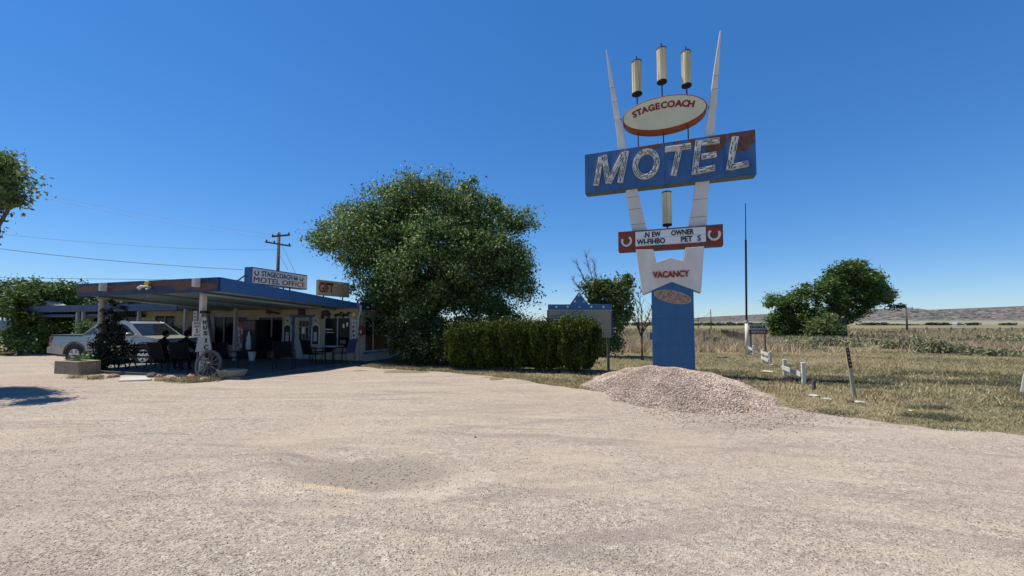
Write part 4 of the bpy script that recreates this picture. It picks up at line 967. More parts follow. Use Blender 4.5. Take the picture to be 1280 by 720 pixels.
def curved(poly, W, name, m, parent, tumble=.06, zmid=.8):
    b = MB(); n = len(poly); rows = [(-1, 1), (-.97, 0), (0, 0), (.97, 0), (1, 1)]
    v = []
    for s in (-1, 1):
        for x, z in poly:
            k = abs(z - zmid); fr = max(0, (x - (E - .7)) / .7); bk = max(0, (.35 - x) / .35)
            v.append((x, s * (W / 2 - tumble * (k / .45) ** 2 - .12 * fr ** 2 - .05 * bk ** 2), z))
    b.add(v, [tuple(range(n)), tuple(range(2 * n - 1, n - 1, -1))] + [(i, (i + 1) % n, (i + 1) % n + n, i + n) for i in range(n)])
    return b.build(name, m, parent, bevel=.03)
# body sides with real wheel wells: two thick shells plus hood, bed and floor
body = curved(low, W, 'body', M['car_paint'], trk)
for cx in (ra, fa):
    for s in (-1, 1):
        wl = MB().lathe([(.49, .0), (.49, .26)], 20, (cx, s * (W / 2 - .02) if s < 0 else W / 2 - .24, .42), axis='y')
        wb = MB(); 
        y0 = -W / 2 + .05 if s < 0 else W / 2 - .32
        wb.lathe([(.53, -y0 - .27), (.53, -y0)], 20, (cx, 0, .42), axis='y').build('wheel_well', M['black'], trk)
        yw = -W / 2 + .02 if s < 0 else W / 2 - .27
        wh = MB().lathe([(.27, -yw - .25), (.37, -yw - .25), (.40, -yw - .21), (.40, -yw - .04), (.37, -yw), (.27, -yw)], 28, (cx, 0, .40), axis='y').build('wheel', M['tyre'], trk, smooth=False)
        yo = yw if s < 0 else yw + .25; sg_ = -1 if s < 0 else 1
        MB().lathe(([(.27, -yo - .0), (.27, -yo + .02), (.24, -yo + .02), (.235, -yo - .05)] if s < 0 else [(.235, -yo + .05), (.24, -yo - .02), (.27, -yo - .02), (.27, -yo)]), 24, (cx, 0, .40), axis='y').build('rim', M['alloy'], wh)
        for k in range(5):
            a = 2 * math.pi * k / 5 + .3; c_, s_ = math.cos(a), math.sin(a); pr = []
            b = MB(); yf = yo - .012 * 1 if s < 0 else yo + .012
            v = []
            for r_, hw_ in ((.05, .045), (.25, .05)):
                for sd in (-1, 1): v.append((cx + r_ * c_ - sd * hw_ * s_, r_ * s_ + sd * hw_ * c_ + .40))
            b.prism([v[0], v[1], v[3], v[2]], yf - .02, yf + .02).build('spoke', M['alloy'], wh)
        MB().lathe([(.06, -yo - .02), (.06, -yo + .03)], 14, (cx, 0, .40), axis='y').build('hub', M['alloy'], wh)
for cx in (ra, fa):                                   # dark arch lips
    for s in (-1, 1):
        Ml = MB()
        for i in range(10):
            t0, t1 = math.pi * i / 10, math.pi * (i + 1) / 10; ya = s * (W / 2 - .035); yb = s * (W / 2 + .012)
            p_ = [(cx + r_ * math.cos(t_), .42 + r_ * math.sin(t_)) for r_, t_ in ((.575, t0), (.575, t1), (.53, t1), (.53, t0))]
            Ml.prism(p_, min(ya, yb), max(ya, yb))
        Ml.build('wheel_arch', M['car_dark'], trk)
MB().box(ra + .56, fa - .56, -W / 2 + .03, W / 2 - .03, .26, .40).build('running_board', M['car_dark'], trk, bevel=.02)
# cab
def hw(z): return W / 2 - .05 - (z - 1.22) * .30
cabp = [(1.55 * KX, 1.22), (2.16 * KX, 1.80), (2.5 * KX, 1.87), (3.40 * KX, 1.865), (3.66 * KX, 1.80), (4.40 * KX, 1.22)]
b = MB(); n = len(cabp); v = [(x, -hw(z), z) for x, z in cabp] + [(x, hw(z), z) for x, z in cabp]
b.add(v, [tuple(range(n - 1, -1, -1)), tuple(range(n, 2 * n))] + [(i, i + n, (i + 1) % n + n, (i + 1) % n) for i in range(n)][::1])
cab_ = b.build('cab', M['car_paint'], trk, bevel=.035)
def sidewin(pts, name='side_window', m='car_glass'):
    for s in (-1, 1):
        o = .012; vv = [(x, s * (hw(z) + o), z) for x, z in pts]; vi = [(x, s * (hw(z) - .02), z) for x, z in pts]; k = len(pts)
        MB().add(vv + vi, [tuple(range(k)), tuple(range(2 * k - 1, k - 1, -1))] + [(i, i + k, (i + 1) % k + k, (i + 1) % k) for i in range(k)]).build(name, M[m], cab_)
sidewin([(2.30 * KX, 1.30), (2.05 * KX, 1.34), (2.42 * KX, 1.70), (2.78 * KX, 1.72), (2.83 * KX, 1.30)])
sidewin([(2.95 * KX, 1.29), (2.90 * KX, 1.72), (3.45 * KX, 1.72), (3.62 * KX, 1.66), (4.05 * KX, 1.36), (4.0 * KX, 1.29)])
sidewin([(1.60 * KX, 1.27), (2.02 * KX, 1.60), (2.14 * KX, 1.56), (1.98 * KX, 1.27)], 'sail_panel', 'car_dark')
def slope_panel(p, q, wp, wq, name, m, off=.012):
    d = Vector((q[0] - p[0], q[1] - p[1])).normalized(); nn = (d.y, -d.x) if d.x < 0 else (-d.y, d.x)
    if nn[1] < 0: nn = (-nn[0], -nn[1])
    v = [(p[0] + nn[0] * off, -wp, p[1] + nn[1] * off), (p[0] + nn[0] * off, wp, p[1] + nn[1] * off), (q[0] + nn[0] * off, wq, q[1] + nn[1] * off), (q[0] + nn[0] * off, -wq, q[1] + nn[1] * off)]
    v += [(x - nn[0] * .03, y, z - nn[1] * .03) for x, y, z in v]
    MB().add(v, [(0, 1, 2, 3), (7, 6, 5, 4), (0, 4, 5, 1), (1, 5, 6, 2), (2, 6, 7, 3), (3, 7, 4, 0)]).build(name, M[m], cab_)
slope_panel((3.71 * KX, 1.76), (4.35 * KX, 1.26), .72, .84, 'windshield', 'car_glass')
MB().box(.06, 1.62 * KX, -W / 2 + .045, W / 2 - .045, 1.215, 1.285).build('bed_cover', M['car_dark'], trk, bevel=.01)
for s in (-1, 1):
    MB().box(2.4 * KX, 3.5 * KX, s * .66 - .025, s * .66 + .025, 1.85, 1.91).build('roof_rail', M['car_dark'], trk)
    MB().blob((4.0 * KX, s * (W / 2 + .10), 1.30), (.09, .14, .09), 10, 8).build('mirror', M['car_paint'], trk, smooth=True)
    MB().box(-.02, .12, *sorted((s * (W / 2 - .16), s * (W / 2 - .035))), .80, 1.18).build('tail_light', M['tail'], trk, bevel=.01)
    MB().box(E - .16, E - .0, s * .72 - .18, s * .72 + .15, .76, .93).build('headlight', M['lens'], trk, bevel=.02)
    for x in (2.35, 3.30): MB().box(x * KX, (x + .2) * KX, s * (W / 2) - .015, s * (W / 2) + .015, 1.02, 1.05).build('door_handle', M['car_paint'], trk)
    MB().box(ra + .52, fa - .52, s * (W / 2 - .01) - .02, s * (W / 2 - .01) + .02, .60, .68).build('door_trim', M['car_dark'] if 0 else M['car_paint'], trk)
    for x in (1.95, 2.88, 4.05): MB().box(x * KX, x * KX + .012, s * (W / 2 - .004) - .006, s * (W / 2 - .004) + .006, .5, 1.18).build('door_gap', M['black'], trk)
MB().box(E - .05, E + .015, -.52, .52, .70, .92).build('grille', M['black'], trk, bevel=.01)
MB().box(E - .04, E + .03, -.5, .5, .80, .84).build('grille_bar', M['chrome'], trk)
MB().box(E - .20, E + .08, -W / 2 + .1, W / 2 - .1, .42, .70).build('front_bumper', M['car_paint'], trk, bevel=.04)
MB().box(E + .075, E + .10, -.30, .30, .46, .58).build('number_plate', M['wall_white'], trk)
MB().box(-.12, .16, -W / 2 + .04, W / 2 - .04, .48, .74).build('rear_bumper', M['car_paint'], trk, bevel=.03)

# ---------------- front edge: planters, rocks, wheel, derrick sign, speed sign ----------------
X_, Y_ = gnd(67, 468.5); X2, Y2 = gnd(97, 470)
L = math.hypot(X2 - X_, Y2 - Y_); pl = thing('block_planter', 'long tan concrete block planter at the left front of the canopy', 'planter', (X_, Y_, 0), math.atan2(Y2 - Y_, X2 - X_))
b = MB(); b.box(0, L, 0, .12, 0, .48).box(0, L, .5, .62, 0, .48).box(0, .12, .12, .5, 0, .48).box(L - .12, L, .12, .5, 0, .48)
b.build('wall', M['tan_block'], pl, bevel=.015); MB().box(.12, L - .12, .12, .5, .02, .42).build('soil', M['rock_dark'], pl)
X_, Y_ = gnd(284, 475)
tg = thing('stone_trough', 'rounded stone trough planter on the gravel right of the wagon wheel', 'planter', (X_, Y_ + .2, 0), R(-4))
v = []; nn = 20
prof = [(.34, .0), (.40, .05), (.47, .18), (.50, .29), (.50, .31), (.44, .31), (.40, .24)]
b = MB(); o = len(b.v)
for r_, h_ in prof:
    for k in range(nn):
        a = 2 * math.pi * k / nn; b.v.append((r_ * math.cos(a), r_ * .5 * math.sin(a), h_))
for i_ in range(len(prof) - 1):
    for k in range(nn): b.f.append((i_ * nn + k, i_ * nn + (k + 1) % nn, (i_ + 1) * nn + (k + 1) % nn, (i_ + 1) * nn + k))
b.build('basin', M['stone_basin'], tg, smooth=True); MB().lathe([(.2, .2), (.42, .25)], 14).build('soil', M['rock_dark'], tg); tg.children[1].scale = (1, .5, 1)
rocks = [(122, 472, 4.5, 'rock_red', 'reddish rock at the foot of the climbing vine'), (137.5, 472.5, 6, 'rock_red', 'flat pinkish rock between vine and pale slab'), (104, 472, 2, 'rock_tan', 'small white stone by the block planter'), (187, 472.5, 5.5, 'rock_dark', 'round dark rock, leftmost by the seated people'),
         (197.5, 472.5, 4.2, 'rock_red', 'small reddish rock just right of the round dark one'), (209, 475, 7, 'rock_tan', 'low flat tan rock in the row'), (227, 475.5, 3.4, 'rock_dark', 'small dark rock left of the upright orange one'), (235, 475.5, 6.2, 'rock_red', 'upright orange and tan rock beside the wagon wheel'), (252, 477, 6.5, 'rock_tan', 'pale tan rock in front of the wagon wheel'), (264, 474, 3, 'rock_tan', 'little tan stone between wheel and trough')]
def rock(px, py, r_px, m, label, squash=.65, group=None, kind='rock'):
    X_, Y_ = gnd(px, py); r_ = r_px / F * Y_
    o = MB().blob((0, 0, 0), (r_, r_ * .8, r_ * squash), 9, 7, .16).build('rock', M[m]); o.location = (X_, Y_ + r_ * .6, r_ * squash * .55); o.rotation_euler = (0, 0, random.random() * 6)
    return tag(o, label, 'rock', group)
for px, py, r_, m_, lab in rocks: rock(px, py, r_, m_, lab, .75 if 'upright' in lab or 'round' in lab else .5, 'rocks edging the patio')
p = [gnd(x, y) for x, y in ((148, 477.5), (190, 476), (181, 471.5), (152, 472.5))]
ss = MB().slab(p, 0, .045).build('paving_slab', M['concrete'], bevel=.008); tag(ss, 'pale flat concrete slab lying at the patio edge', 'slab')
# wagon wheel
X_, Y_ = gnd(257, 474.5); ww = thing('wagon_wheel', 'old grey wooden wagon wheel leaning at the white canopy post', 'wagon wheel', (X_, Y_, 0), R(-8)); rr = .46
ln = R(-10); cz_ = rr
def wp(r_, a, off=0): 
    x, z = r_ * math.cos(a), r_ * math.sin(a); return (x, off * math.cos(ln) - (z + rr) * math.sin(ln), rr + z * math.cos(ln) + off * 0)
rim = MB(); n = 32
for i_ in range(n):
    a, c2 = 2 * math.pi * i_ / n, 2 * math.pi * (i_ + 1) / n
    v = [wp(rr, a, -.03), wp(rr, c2, -.03), wp(rr - .065, c2, -.03), wp(rr - .065, a, -.03), wp(rr, a, .03), wp(rr, c2, .03), wp(rr - .065, c2, .03), wp(rr - .065, a, .03)]
    rim.add(v, [(0, 1, 2, 3), (7, 6, 5, 4), (0, 4, 5, 1), (2, 6, 7, 3)])
rim.build('rim', M['wood_grey'], ww)
for k in range(12): a = 2 * math.pi * k / 12 + .1; MB().tube([wp(.06, a), wp(rr - .05, a)], [.026, .02], 6).build('spoke', M['wood_grey'], ww)
MB().tube([wp(0, 0, -.10), wp(0, 0, .10)], .085, 12).build('hub', M['wood_grey'], ww)
# derrick-shaped board sign with letters down its front
X_, Y_ = gnd(255, 466, .1); DF = Frame(X_, Y_, R(6)); k = DF.px
s = fthing('derrick_sign', 'white tapering derrick sign with dark letters behind the speed limit sign', 'sign', DF)
MB().prism([k(244.5, 440), k(264.5, 437), k(257.8, 396), k(252.5, 396)], -.02, .02).build('front_board', M['wall_white'], s)
for pa, pb_ in (((243.5, 466), (252.5, 393)), ((266.5, 466), (258, 393))):
    a, b_ = k(*pa), k(*pb_); MB().bar((a[0], .03, .1), (b_[0], .03, b_[1]), .05, .05).build('leg', M['wood_grey'], s); MB().bar((a[0] - .1, .5, .1), (b_[0], .12, b_[1]), .05, .05).build('leg', M['wood_grey'], s)
for ch, cx_, cy_, h_ in (('M', 256.3, 403, 2.4), ('U', 257, 409.5, 2.6), ('S', 257.6, 416.5, 2.8), ('I', 258, 425.5, 3), ('C', 258.2, 434, 3.2)):
    a, b_ = k(cx_ - h_ * (.35 if ch == 'I' else 1), cy_ + h_), k(cx_ + h_ * (.35 if ch == 'I' else 1), cy_ - h_); text(ch, a[0], b_[0], a[1], b_[1], -.021, M['black'], s, .01, .05)
a, b_ = k(252, 392), k(259, 388.5); MB().box(a[0], b_[0], -.1, .2, a[1], b_[1]).build('top_block', M['black'], s)
pp = [k(268, 391), k(268.3, 410)]; MB().tube([(k(259, 391)[0], 0, pp[0][1]), (pp[0][0], 0, pp[0][1]), (pp[1][0], 0, pp[1][1])], .012, 5).build('pipe', M['black'], s)
a, b_ = k(242.8, 402), k(247.2, 389); MB().box(a[0], b_[0], -.05, -.03, a[1], b_[1]).build('side_board', M['frame'], s)
for i_ in range(3): text('LCE'[i_] if False else 'L', a[0] + .02, b_[0] - .03, a[1] + .03 + i_ * .11, a[1] + .11 + i_ * .11, -.051, M['black'], s, .01, .03) if False else MB().box(a[0] + .02, b_[0] - .03, -.056, -.051, a[1] + .03 + i_ * .11, a[1] + .07 + i_ * .11).build('dark_mark', M['black'], s)
# speed limit sign on the canopy post
X_, Y_ = BF.w(p2 - .02, yN + .42)[:2]; VF = Frame(X_, Y_, R(4)); k = VF.px
s = fthing('speed_limit_sign', 'white SPEED LIMIT 5 MPH sign fixed to the white canopy post', 'sign', VF)
a, b_ = k(240.5, 421.5), k(254, 401.8)
MB().box(a[0], b_[0], -.03, -.01, a[1], b_[1]).build('plate', M['white_paint'], s, bevel=.004); w_, h_ = b_[0] - a[0], b_[1] - a[1]
for t_, u0, u1, v0, v1, mm in (('SPEED', .14, .88, .80, .94, 'letter_red'), ('LIMIT', .16, .84, .60, .75, 'letter_red'), ('5', .36, .62, .25, .54, 'black'), ('MPH', .2, .8, .07, .18, 'letter_red')):
    text(t_, a[0] + w_ * u0, a[0] + w_ * u1, a[1] + h_ * v0, a[1] + h_ * v1, -.031, M[mm], s, .006, .02)
rng = np.random.default_rng(21); random.seed(21)
# ---------------- foliage ----------------
def leaves_np(P, size, up=0.0, aspect=2.0, jitter=.5, dirs=None):
    """P: leaf centres; four-cornered leaves, slightly folded, random direction; up>0 makes them point upward"""
    n = len(P); d = rng.normal(0, 1, (n, 3)); d /= np.linalg.norm(d, axis=1)[:, None]
    if up: d = d * (1 - up) + np.array([0, 0, 1]) * up; d /= np.linalg.norm(d, axis=1)[:, None]
    if dirs is not None: d = d * .6 + dirs; d /= np.linalg.norm(d, axis=1)[:, None]
    r = rng.normal(0, 1, (n, 3)); s = np.cross(d, r); s /= np.linalg.norm(s, axis=1)[:, None] + 1e-9
    nn = np.cross(d, s)
    L = size * rng.uniform(1 - jitter, 1 + jitter, n)[:, None]; W_ = L / aspect
    V = np.stack([P - d * L, P + s * W_ + nn * W_ * .35, P + d * L, P - s * W_ + nn * W_ * .35], 1)
    return V.reshape(-1, 3), np.arange(4 * n).reshape(n, 4)
def blob_points(blobs, n, shell=.55):
    vol = np.array([b[3] * b[4] * b[5] for b in blobs]) ** .8; pick = rng.choice(len(blobs), n, p=vol / vol.sum())
    Bz = np.array(blobs)[pick]; d = rng.normal(0, 1, (n, 3)); d /= np.linalg.norm(d, axis=1)[:, None]
    r = (shell + (1 - shell) * rng.random(n)) ** .8
    return Bz[:, :3] + d * Bz[:, 3:6] * r[:, None]
def tree(name, label, cat, loc, blobs, trunk, n, leaf, m, bark='bark', clumps=260, spread=.30, group=None, limbs=26, lean=None, zmin=None, up=0.0, bare=0, crown='crown', r0=None, aspect=2.0, supers=0, sspread=.5):
    t = thing(name, label, cat, loc, 0, group)
    C = blob_points(blobs, clumps)
    if supers:
        S_ = blob_points(blobs, supers, .35); C2 = S_[rng.integers(0, supers, clumps)] + rng.normal(0, 1, (clumps, 3)).clip(-2, 2) * [sspread, sspread, sspread * .6]; kk_ = rng.random(clumps) < .5; C = np.where(kk_[:, None], C2, C)
    pc = rng.integers(0, clumps, n); sp = spread * rng.uniform(.5, 1.5, clumps)
    P = C[pc] + rng.normal(0, 1, (n, 3)) * sp[pc][:, None] * [1, 1, .75]
    if zmin is not None: P = P[P[:, 2] > zmin]
    dr = None
    if lean: dr = np.array(lean)[None, :].repeat(len(P), 0)
    V, Fc = leaves_np(P, leaf, up, aspect, dirs=dr); npmesh(crown, V, Fc, m, t)
    T = MB(); h = trunk[-1][2]; rr = [r0 * (1 - .6 * i / (len(trunk) - 1)) for i in range(len(trunk))] if r0 else [.25 - .15 * i / (len(trunk) - 1) for i in range(len(trunk))]
    T.tube(trunk, rr, 9); T.build('trunk', M[bark], t, smooth=True)
    Lm = MB(); top = Vector(trunk[-1])
    for k in rng.choice(clumps, min(limbs, clumps), replace=False):
        b = Vector(C[k]); i = random.choice(range(max(0, len(trunk) - 2), len(trunk))); a = Vector(trunk[i]); mid = a.lerp(b, .5) + Vector((random.uniform(-.3, .3), random.uniform(-.3, .3), random.uniform(.1, .5)))
        Lm.tube([a, a.lerp(mid, .5) + Vector((0, 0, .1)), mid, mid.lerp(b, .6), b], [rr[-1] * .75, rr[-1] * .55, rr[-1] * .38, rr[-1] * .22, .012], 5, cap=False)
    if Lm.v: Lm.build('limbs', M[bark], t, smooth=True)
    return t
def pxblobs(pts, Y, org, dy=.8):
    """crown lobes from the photograph: (px, py, radius_x_px, radius_y_px, depth offset)"""
    out = []
    for px, py, rx_, ry_, off in pts:
        X_, Y_, Z_ = atY(px, py, Y + off); s = (Y + off) / F
        out.append((X_ - org[0], Y_ - org[1], Z_, rx_ * s, rx_ * s * dy, ry_ * s))
    return out
# the big tree beside the office
o = (-3.9, 19.6, 0)
bl = pxblobs([(556, 258, 50, 40, 0), (484, 264, 40, 38, .3), (520, 252, 46, 34, .6), (596, 262, 36, 38, .2), (612, 300, 48, 46, .3), (440, 292, 42, 38, 1.0), (470, 300, 46, 44, -.4), (532, 330, 84, 62, -1.0), (478, 352, 46, 44, 0), (620, 362, 44, 50, 0), (560, 395, 82, 50, .5), (500, 402, 56, 50, .8), (600, 335, 56, 50, -.6), (545, 285, 66, 50, 1.5), (640, 330, 24, 30, .4), (416, 300, 24, 24, 1.5), (635, 400, 28, 30, .6)], 19.2, o)
tree('shade_tree', 'largest tree, wide dense dark green crown over the right end of the motel', 'tree', o, bl, [(0, 0, -.1), (.05, 0, 1.2), (-.1, .1, 2.4), (.1, 0, 3.4)], 230000, .060, M['leaf_big'], clumps=1400, spread=.24, supers=190, sspread=.38, limbs=60, r0=.42, zmin=1.2, lean=(.15, -.1, -.1))
# dark undergrowth below the big tree, beside the wall
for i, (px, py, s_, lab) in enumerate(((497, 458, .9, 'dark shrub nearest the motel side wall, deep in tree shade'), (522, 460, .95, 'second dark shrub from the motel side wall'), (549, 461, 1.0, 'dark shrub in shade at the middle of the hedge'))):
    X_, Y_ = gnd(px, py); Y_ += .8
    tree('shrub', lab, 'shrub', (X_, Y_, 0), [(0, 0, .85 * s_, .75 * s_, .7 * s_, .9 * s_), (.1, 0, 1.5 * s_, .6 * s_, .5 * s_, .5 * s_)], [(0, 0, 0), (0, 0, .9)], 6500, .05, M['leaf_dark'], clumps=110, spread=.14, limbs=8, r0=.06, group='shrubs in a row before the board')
# clipped junipers
def juniper(px, base, wd, top, label, seed):
    X_, Y_ = gnd(px, base); Y_ += .72; h = top
    t = thing('juniper_shrub', label, 'shrub', (X_, Y_, 0), 0, 'shrubs in a row before the board')
    n = 15000; u = rng.random(n); a = rng.uniform(0, 6.283, n)
    zz = .12 + (h - .12) * u ** .85
    def prof(z): q_ = z / h; return np.clip(np.minimum((.50 + 1.5 * q_), 1.0) * np.where(q_ > .80, np.sqrt(np.clip(1 - ((q_ - .80) / .24) ** 2, 0, 1)), 1), .05, 1)
    ph = random.random() * 6
    lump = 1 + .10 * np.sin(a * 3 + ph + zz * 1.2) + .10 * np.sin(a * 8 + 1.5 * np.sin(zz * 4 + ph)) + .06 * np.sin(a * 17 + 2 * np.sin(zz * 5))
    rr_ = wd * prof(zz) * lump * (1 - .30 * rng.random(n) ** 2)
    P_ = np.stack([rr_ * np.cos(a), rr_ * .85 * np.sin(a), zz], 1)
    nt_ = 5200; r2 = wd * .95 * np.sqrt(rng.random(nt_)); a2 = rng.uniform(0, 6.283, nt_)
    top_z = h * (.80 + .20 * np.sqrt(np.clip(1 - (r2 / wd) ** 2, 0, 1))) + .07 * np.sin(a2 * 5 + r2 * 14) + .05 * np.sin(r2 * 23 * np.cos(a2)) + rng.uniform(-.08, .05, nt_)
    P_ = np.concatenate([P_, np.stack([r2 * np.cos(a2), r2 * .85 * np.sin(a2), top_z], 1)])
    tips = rng.integers(0, len(P_), 900); T_ = P_[tips][:, None, :] + rng.normal(0, 1, (900, 5, 3)) * [.035, .035, .11] + [0, 0, .05]
    P_ = np.concatenate([P_, T_.reshape(-1, 3)])
    d = np.stack([P_[:, 0] * .55 / wd, P_[:, 1] * .55 / wd, np.full(len(P_), .9)], 1)
    V, Fc = leaves_np(P_, .042, .15, 2.6, dirs=d * .6); npmesh('foliage', V, Fc, M['leaf_juniper'], t)
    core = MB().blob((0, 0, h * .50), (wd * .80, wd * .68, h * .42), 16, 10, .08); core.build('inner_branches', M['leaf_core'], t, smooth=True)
    for k in range(4): MB().tube([(random.uniform(-.15, .15), random.uniform(-.1, .1), 0), (random.uniform(-.3, .3), 0, .6)], .035, 5).build('stem', M['bark'], t)
    return t
juniper(577, 464.5, .72, 1.62, 'dark shaded juniper left of the lit ones in the row', 1)
juniper(607, 465, .80, 1.70, 'first sunlit juniper at the edge of the tree shade', 2)
juniper(643, 465.5, .82, 1.78, 'juniper in the middle of the sunlit part of the row', 3)
juniper(681, 466, .84, 1.74, 'juniper in front of the left end of the tan board', 4)
juniper(723, 467.5, .92, 1.86, 'largest rounded juniper at the right end of the row by the board post', 5)
# tree behind the board, with bare twigs
o = (*atY(757, 440, 21.5)[:2], 0)
bl = pxblobs([(758, 372, 20, 22, 0), (778, 362, 12, 16, 0), (745, 360, 16, 12, 0), (765, 400, 20, 26, 0), (757, 425, 18, 20, 0), (775, 385, 14, 18, .4), (785, 350, 6, 7, 0), (776, 345, 8, 6, 0)], 21.5, o)
bt = tree('young_tree', 'mid green young tree with bare twigs on top behind the tan board', 'tree', o, bl, [(0, 0, -.1), (.05, 0, 1.4), (0, 0, 2.6)], 15000, .08, M['leaf_grey'], clumps=190, spread=.17, limbs=14, r0=.12)
def bare(parent, org, targets, m, r0=.03, name='bare_branch', n2=5):
    b = MB()
    for a, c in targets:
        a, c = Vector(a), Vector(c); pts = [a.lerp(c, i / 5) + Vector((random.uniform(-.06, .06), random.uniform(-.05, .05), random.uniform(-.04, .04))) * (i not in (0,)) for i in range(6)]
        b.tube(pts, [r0 * (1 - .15 * i) for i in range(6)], 5, cap=False)
        for i in range(1, 6):
            for _ in range(n2):
                d = (c - a).normalized() + Vector((random.uniform(-.9, .9), random.uniform(-.6, .6), random.uniform(-.2, .7))); ln_ = random.uniform(.25, .75) * (c - a).length * .35
                e = pts[i] + d.normalized() * ln_; md = pts[i].lerp(e, .5) + Vector((0, 0, .03))
                b.tube([pts[i], md, e], [r0 * .4, r0 * .28, .003], 4, cap=False)
                for _ in range(2):
                    f = e + Vector((random.uniform(-.2, .2), random.uniform(-.1, .1), random.uniform(-.05, .25))); b.tube([md, f], [r0 * .22, .003], 3, cap=False)
    return b.build(name, m, parent)
g3 = lambda px, py: Vector(atY(px, py, 21.5)) - Vector(o)
bare(bt, o, [(g3(745, 372), g3(733, 323)), (g3(742, 375), g3(722, 332)), (g3(748, 370), g3(743, 330)), (g3(740, 378), g3(716, 352))], M['bark_pale'], .03)
# small bare tree left of the sign column
o = (*atY(803, 447, 19.5)[:2], 0); t = thing('bare_tree', 'small leafless tree between the tan board and the sign column', 'tree', o)
g3 = lambda px, py: Vector(atY(px, py, 19.5)) - Vector(o)
MB().tube([(0, 0, -.05), g3(802, 425), g3(803, 410)], [.09, .07, .06], 8).build('trunk', M['bark'], t, smooth=True)
bare(t, o, [(g3(802, 425), g3(793, 372)), (g3(803, 410), g3(800, 366)), (g3(803, 412), g3(815, 385)), (g3(802, 418), g3(818, 398)), (g3(802, 420), g3(791, 392))], M['bark'], .034, 'twigs', 5)
# dark bushy tree at the left, behind the pickup
o = (*atY(57, 443, 23.5)[:2], 0)
bl = pxblobs([(58, 385, 34, 28, 0), (38, 405, 22, 26, 0), (72, 405, 14, 24, 0), (62, 425, 26, 20, 0), (68, 368, 22, 16, 0), (45, 372, 18, 16, 0), (78, 380, 8, 12, .3)], 23.5, o)
tree('bushy_tree', 'dense dark bushy tree reaching the ground left of the pickup tail', 'tree', o, bl, [(0, 0, -.1), (0, 0, 1.2), (.1, 0, 2.2)], 42000, .085, M['leaf_mid'], clumps=300, spread=.24, supers=60, sspread=.4, limbs=20, r0=.18)
# overhanging crown at the left edge, its trunk outside the picture
o = (-14.6, 10.6, 0)
bl = pxblobs([(-30, 228, 40, 32, .6), (0, 208, 18, 16, 0), (14, 240, 16, 20, 0), (-45, 205, 40, 24, 1), (-70, 240, 50, 40, 1), (-6, 290, 4, 5, 0), (27, 230, 9, 9, 0)], 9.9, o)
tree('overhanging_tree', 'light leafy branches entering the picture at its upper left edge', 'tree', o, bl, [(0, 0, -.1), (.1, 0, 1.6), (.3, -.1, 3.0), (.6, -.2, 4.0)], 26000, .05, M['leaf_grey'], clumps=420, spread=.16, limbs=40, r0=.25)
# background trees at the left and above the motel roof
bgt = [(5, 378, 26, 20, 42, 'leaf_dark', 'dark tree behind the light pole at the left edge'), (-25, 372, 30, 26, 40, 'leaf_dark', 'tree at the far left edge of the frame'), (30, 366, 16, 12, 46, 'leaf_mid', 'rounded tree top behind the dark bushy tree'), (78, 375, 22, 16, 40, 'leaf_mid', 'tree behind and right of the dark bushy tree'),
       (103, 368, 12, 10, 34, 'leaf_dark', 'dark pine-like tree top at the left end of the canopy'), (112, 382, 30, 9, 30, 'leaf_dark', 'low dark trees over the left end of the motel roof'), (165, 378, 10, 7, 48, 'leaf_mid', 'small tree top above the motel roof, left of the three'), (184, 377, 11, 8, 50, 'leaf_mid', 'small tree top above the motel roof, middle of the three'), (206, 379, 12, 6, 48, 'leaf_mid', 'small tree top above the motel roof, right of the three'), (233, 383, 14, 4, 50, 'leaf_mid', 'low tree top nearest the canopy underside')]
for px, py, rx_, ry_, Y, mm, lab in bgt:
    X_, Y_, Z_ = atY(px, py, Y); s = Y / F; hb = max(1.0, Z_)
    tree('background_tree', lab, 'tree', (X_, Y_, 0), [(0, 0, Z_, rx_ * s, rx_ * s, ry_ * s), (rx_ * s * .3, 0, Z_ * .72, rx_ * s * .7, rx_ * s * .7, max(ry_ * s * .8, Z_ * .22)), (-rx_ * s * .3, 0, Z_ * .6, rx_ * s * .6, rx_ * s * .7, max(ry_ * s * .7, Z_ * .25))], [(0, 0, -.1), (0, 0, Z_ * .5), (0, 0, Z_ * .9)], int(6000 if rx_ < 15 else 12000), .10 * Y / 40 + .02, M[mm], clumps=130, spread=.030 * Y * .3, limbs=10, r0=.2, group='trees behind the motel')
# shrubs along the motel front
for px, py, r_, lab in ((205, 418, .0, ''),):
    pass
for px, py, Yw, sz_, lab in ((212, 425, -1.0, .75, 'leafy shrub under the motel window behind the pickup hood'), (241, 428, -1.0, .7, 'dark shrub between the porch post and the speed sign'), (104, 408, -2.3, .8, 'light green shrub showing above the pickup bed')):
    x, z = B(px, py, Yw); X_, Y_, _ = BF.w(x, Yw)
    tree('porch_shrub', lab, 'shrub', (X_, Y_, 0), [(0, 0, .9, sz_ * .6, .4, .7 if sz_ < .8 else .95), (.1, 0, 1.3 if sz_ < .8 else 1.6, sz_ * .5, .4, .35)], [(0, 0, 0), (0, 0, .9)], 3500, .05, M['leaf_mid' if sz_ != .8 else 'leaf_bright'], clumps=60, spread=.12, limbs=8, r0=.04)
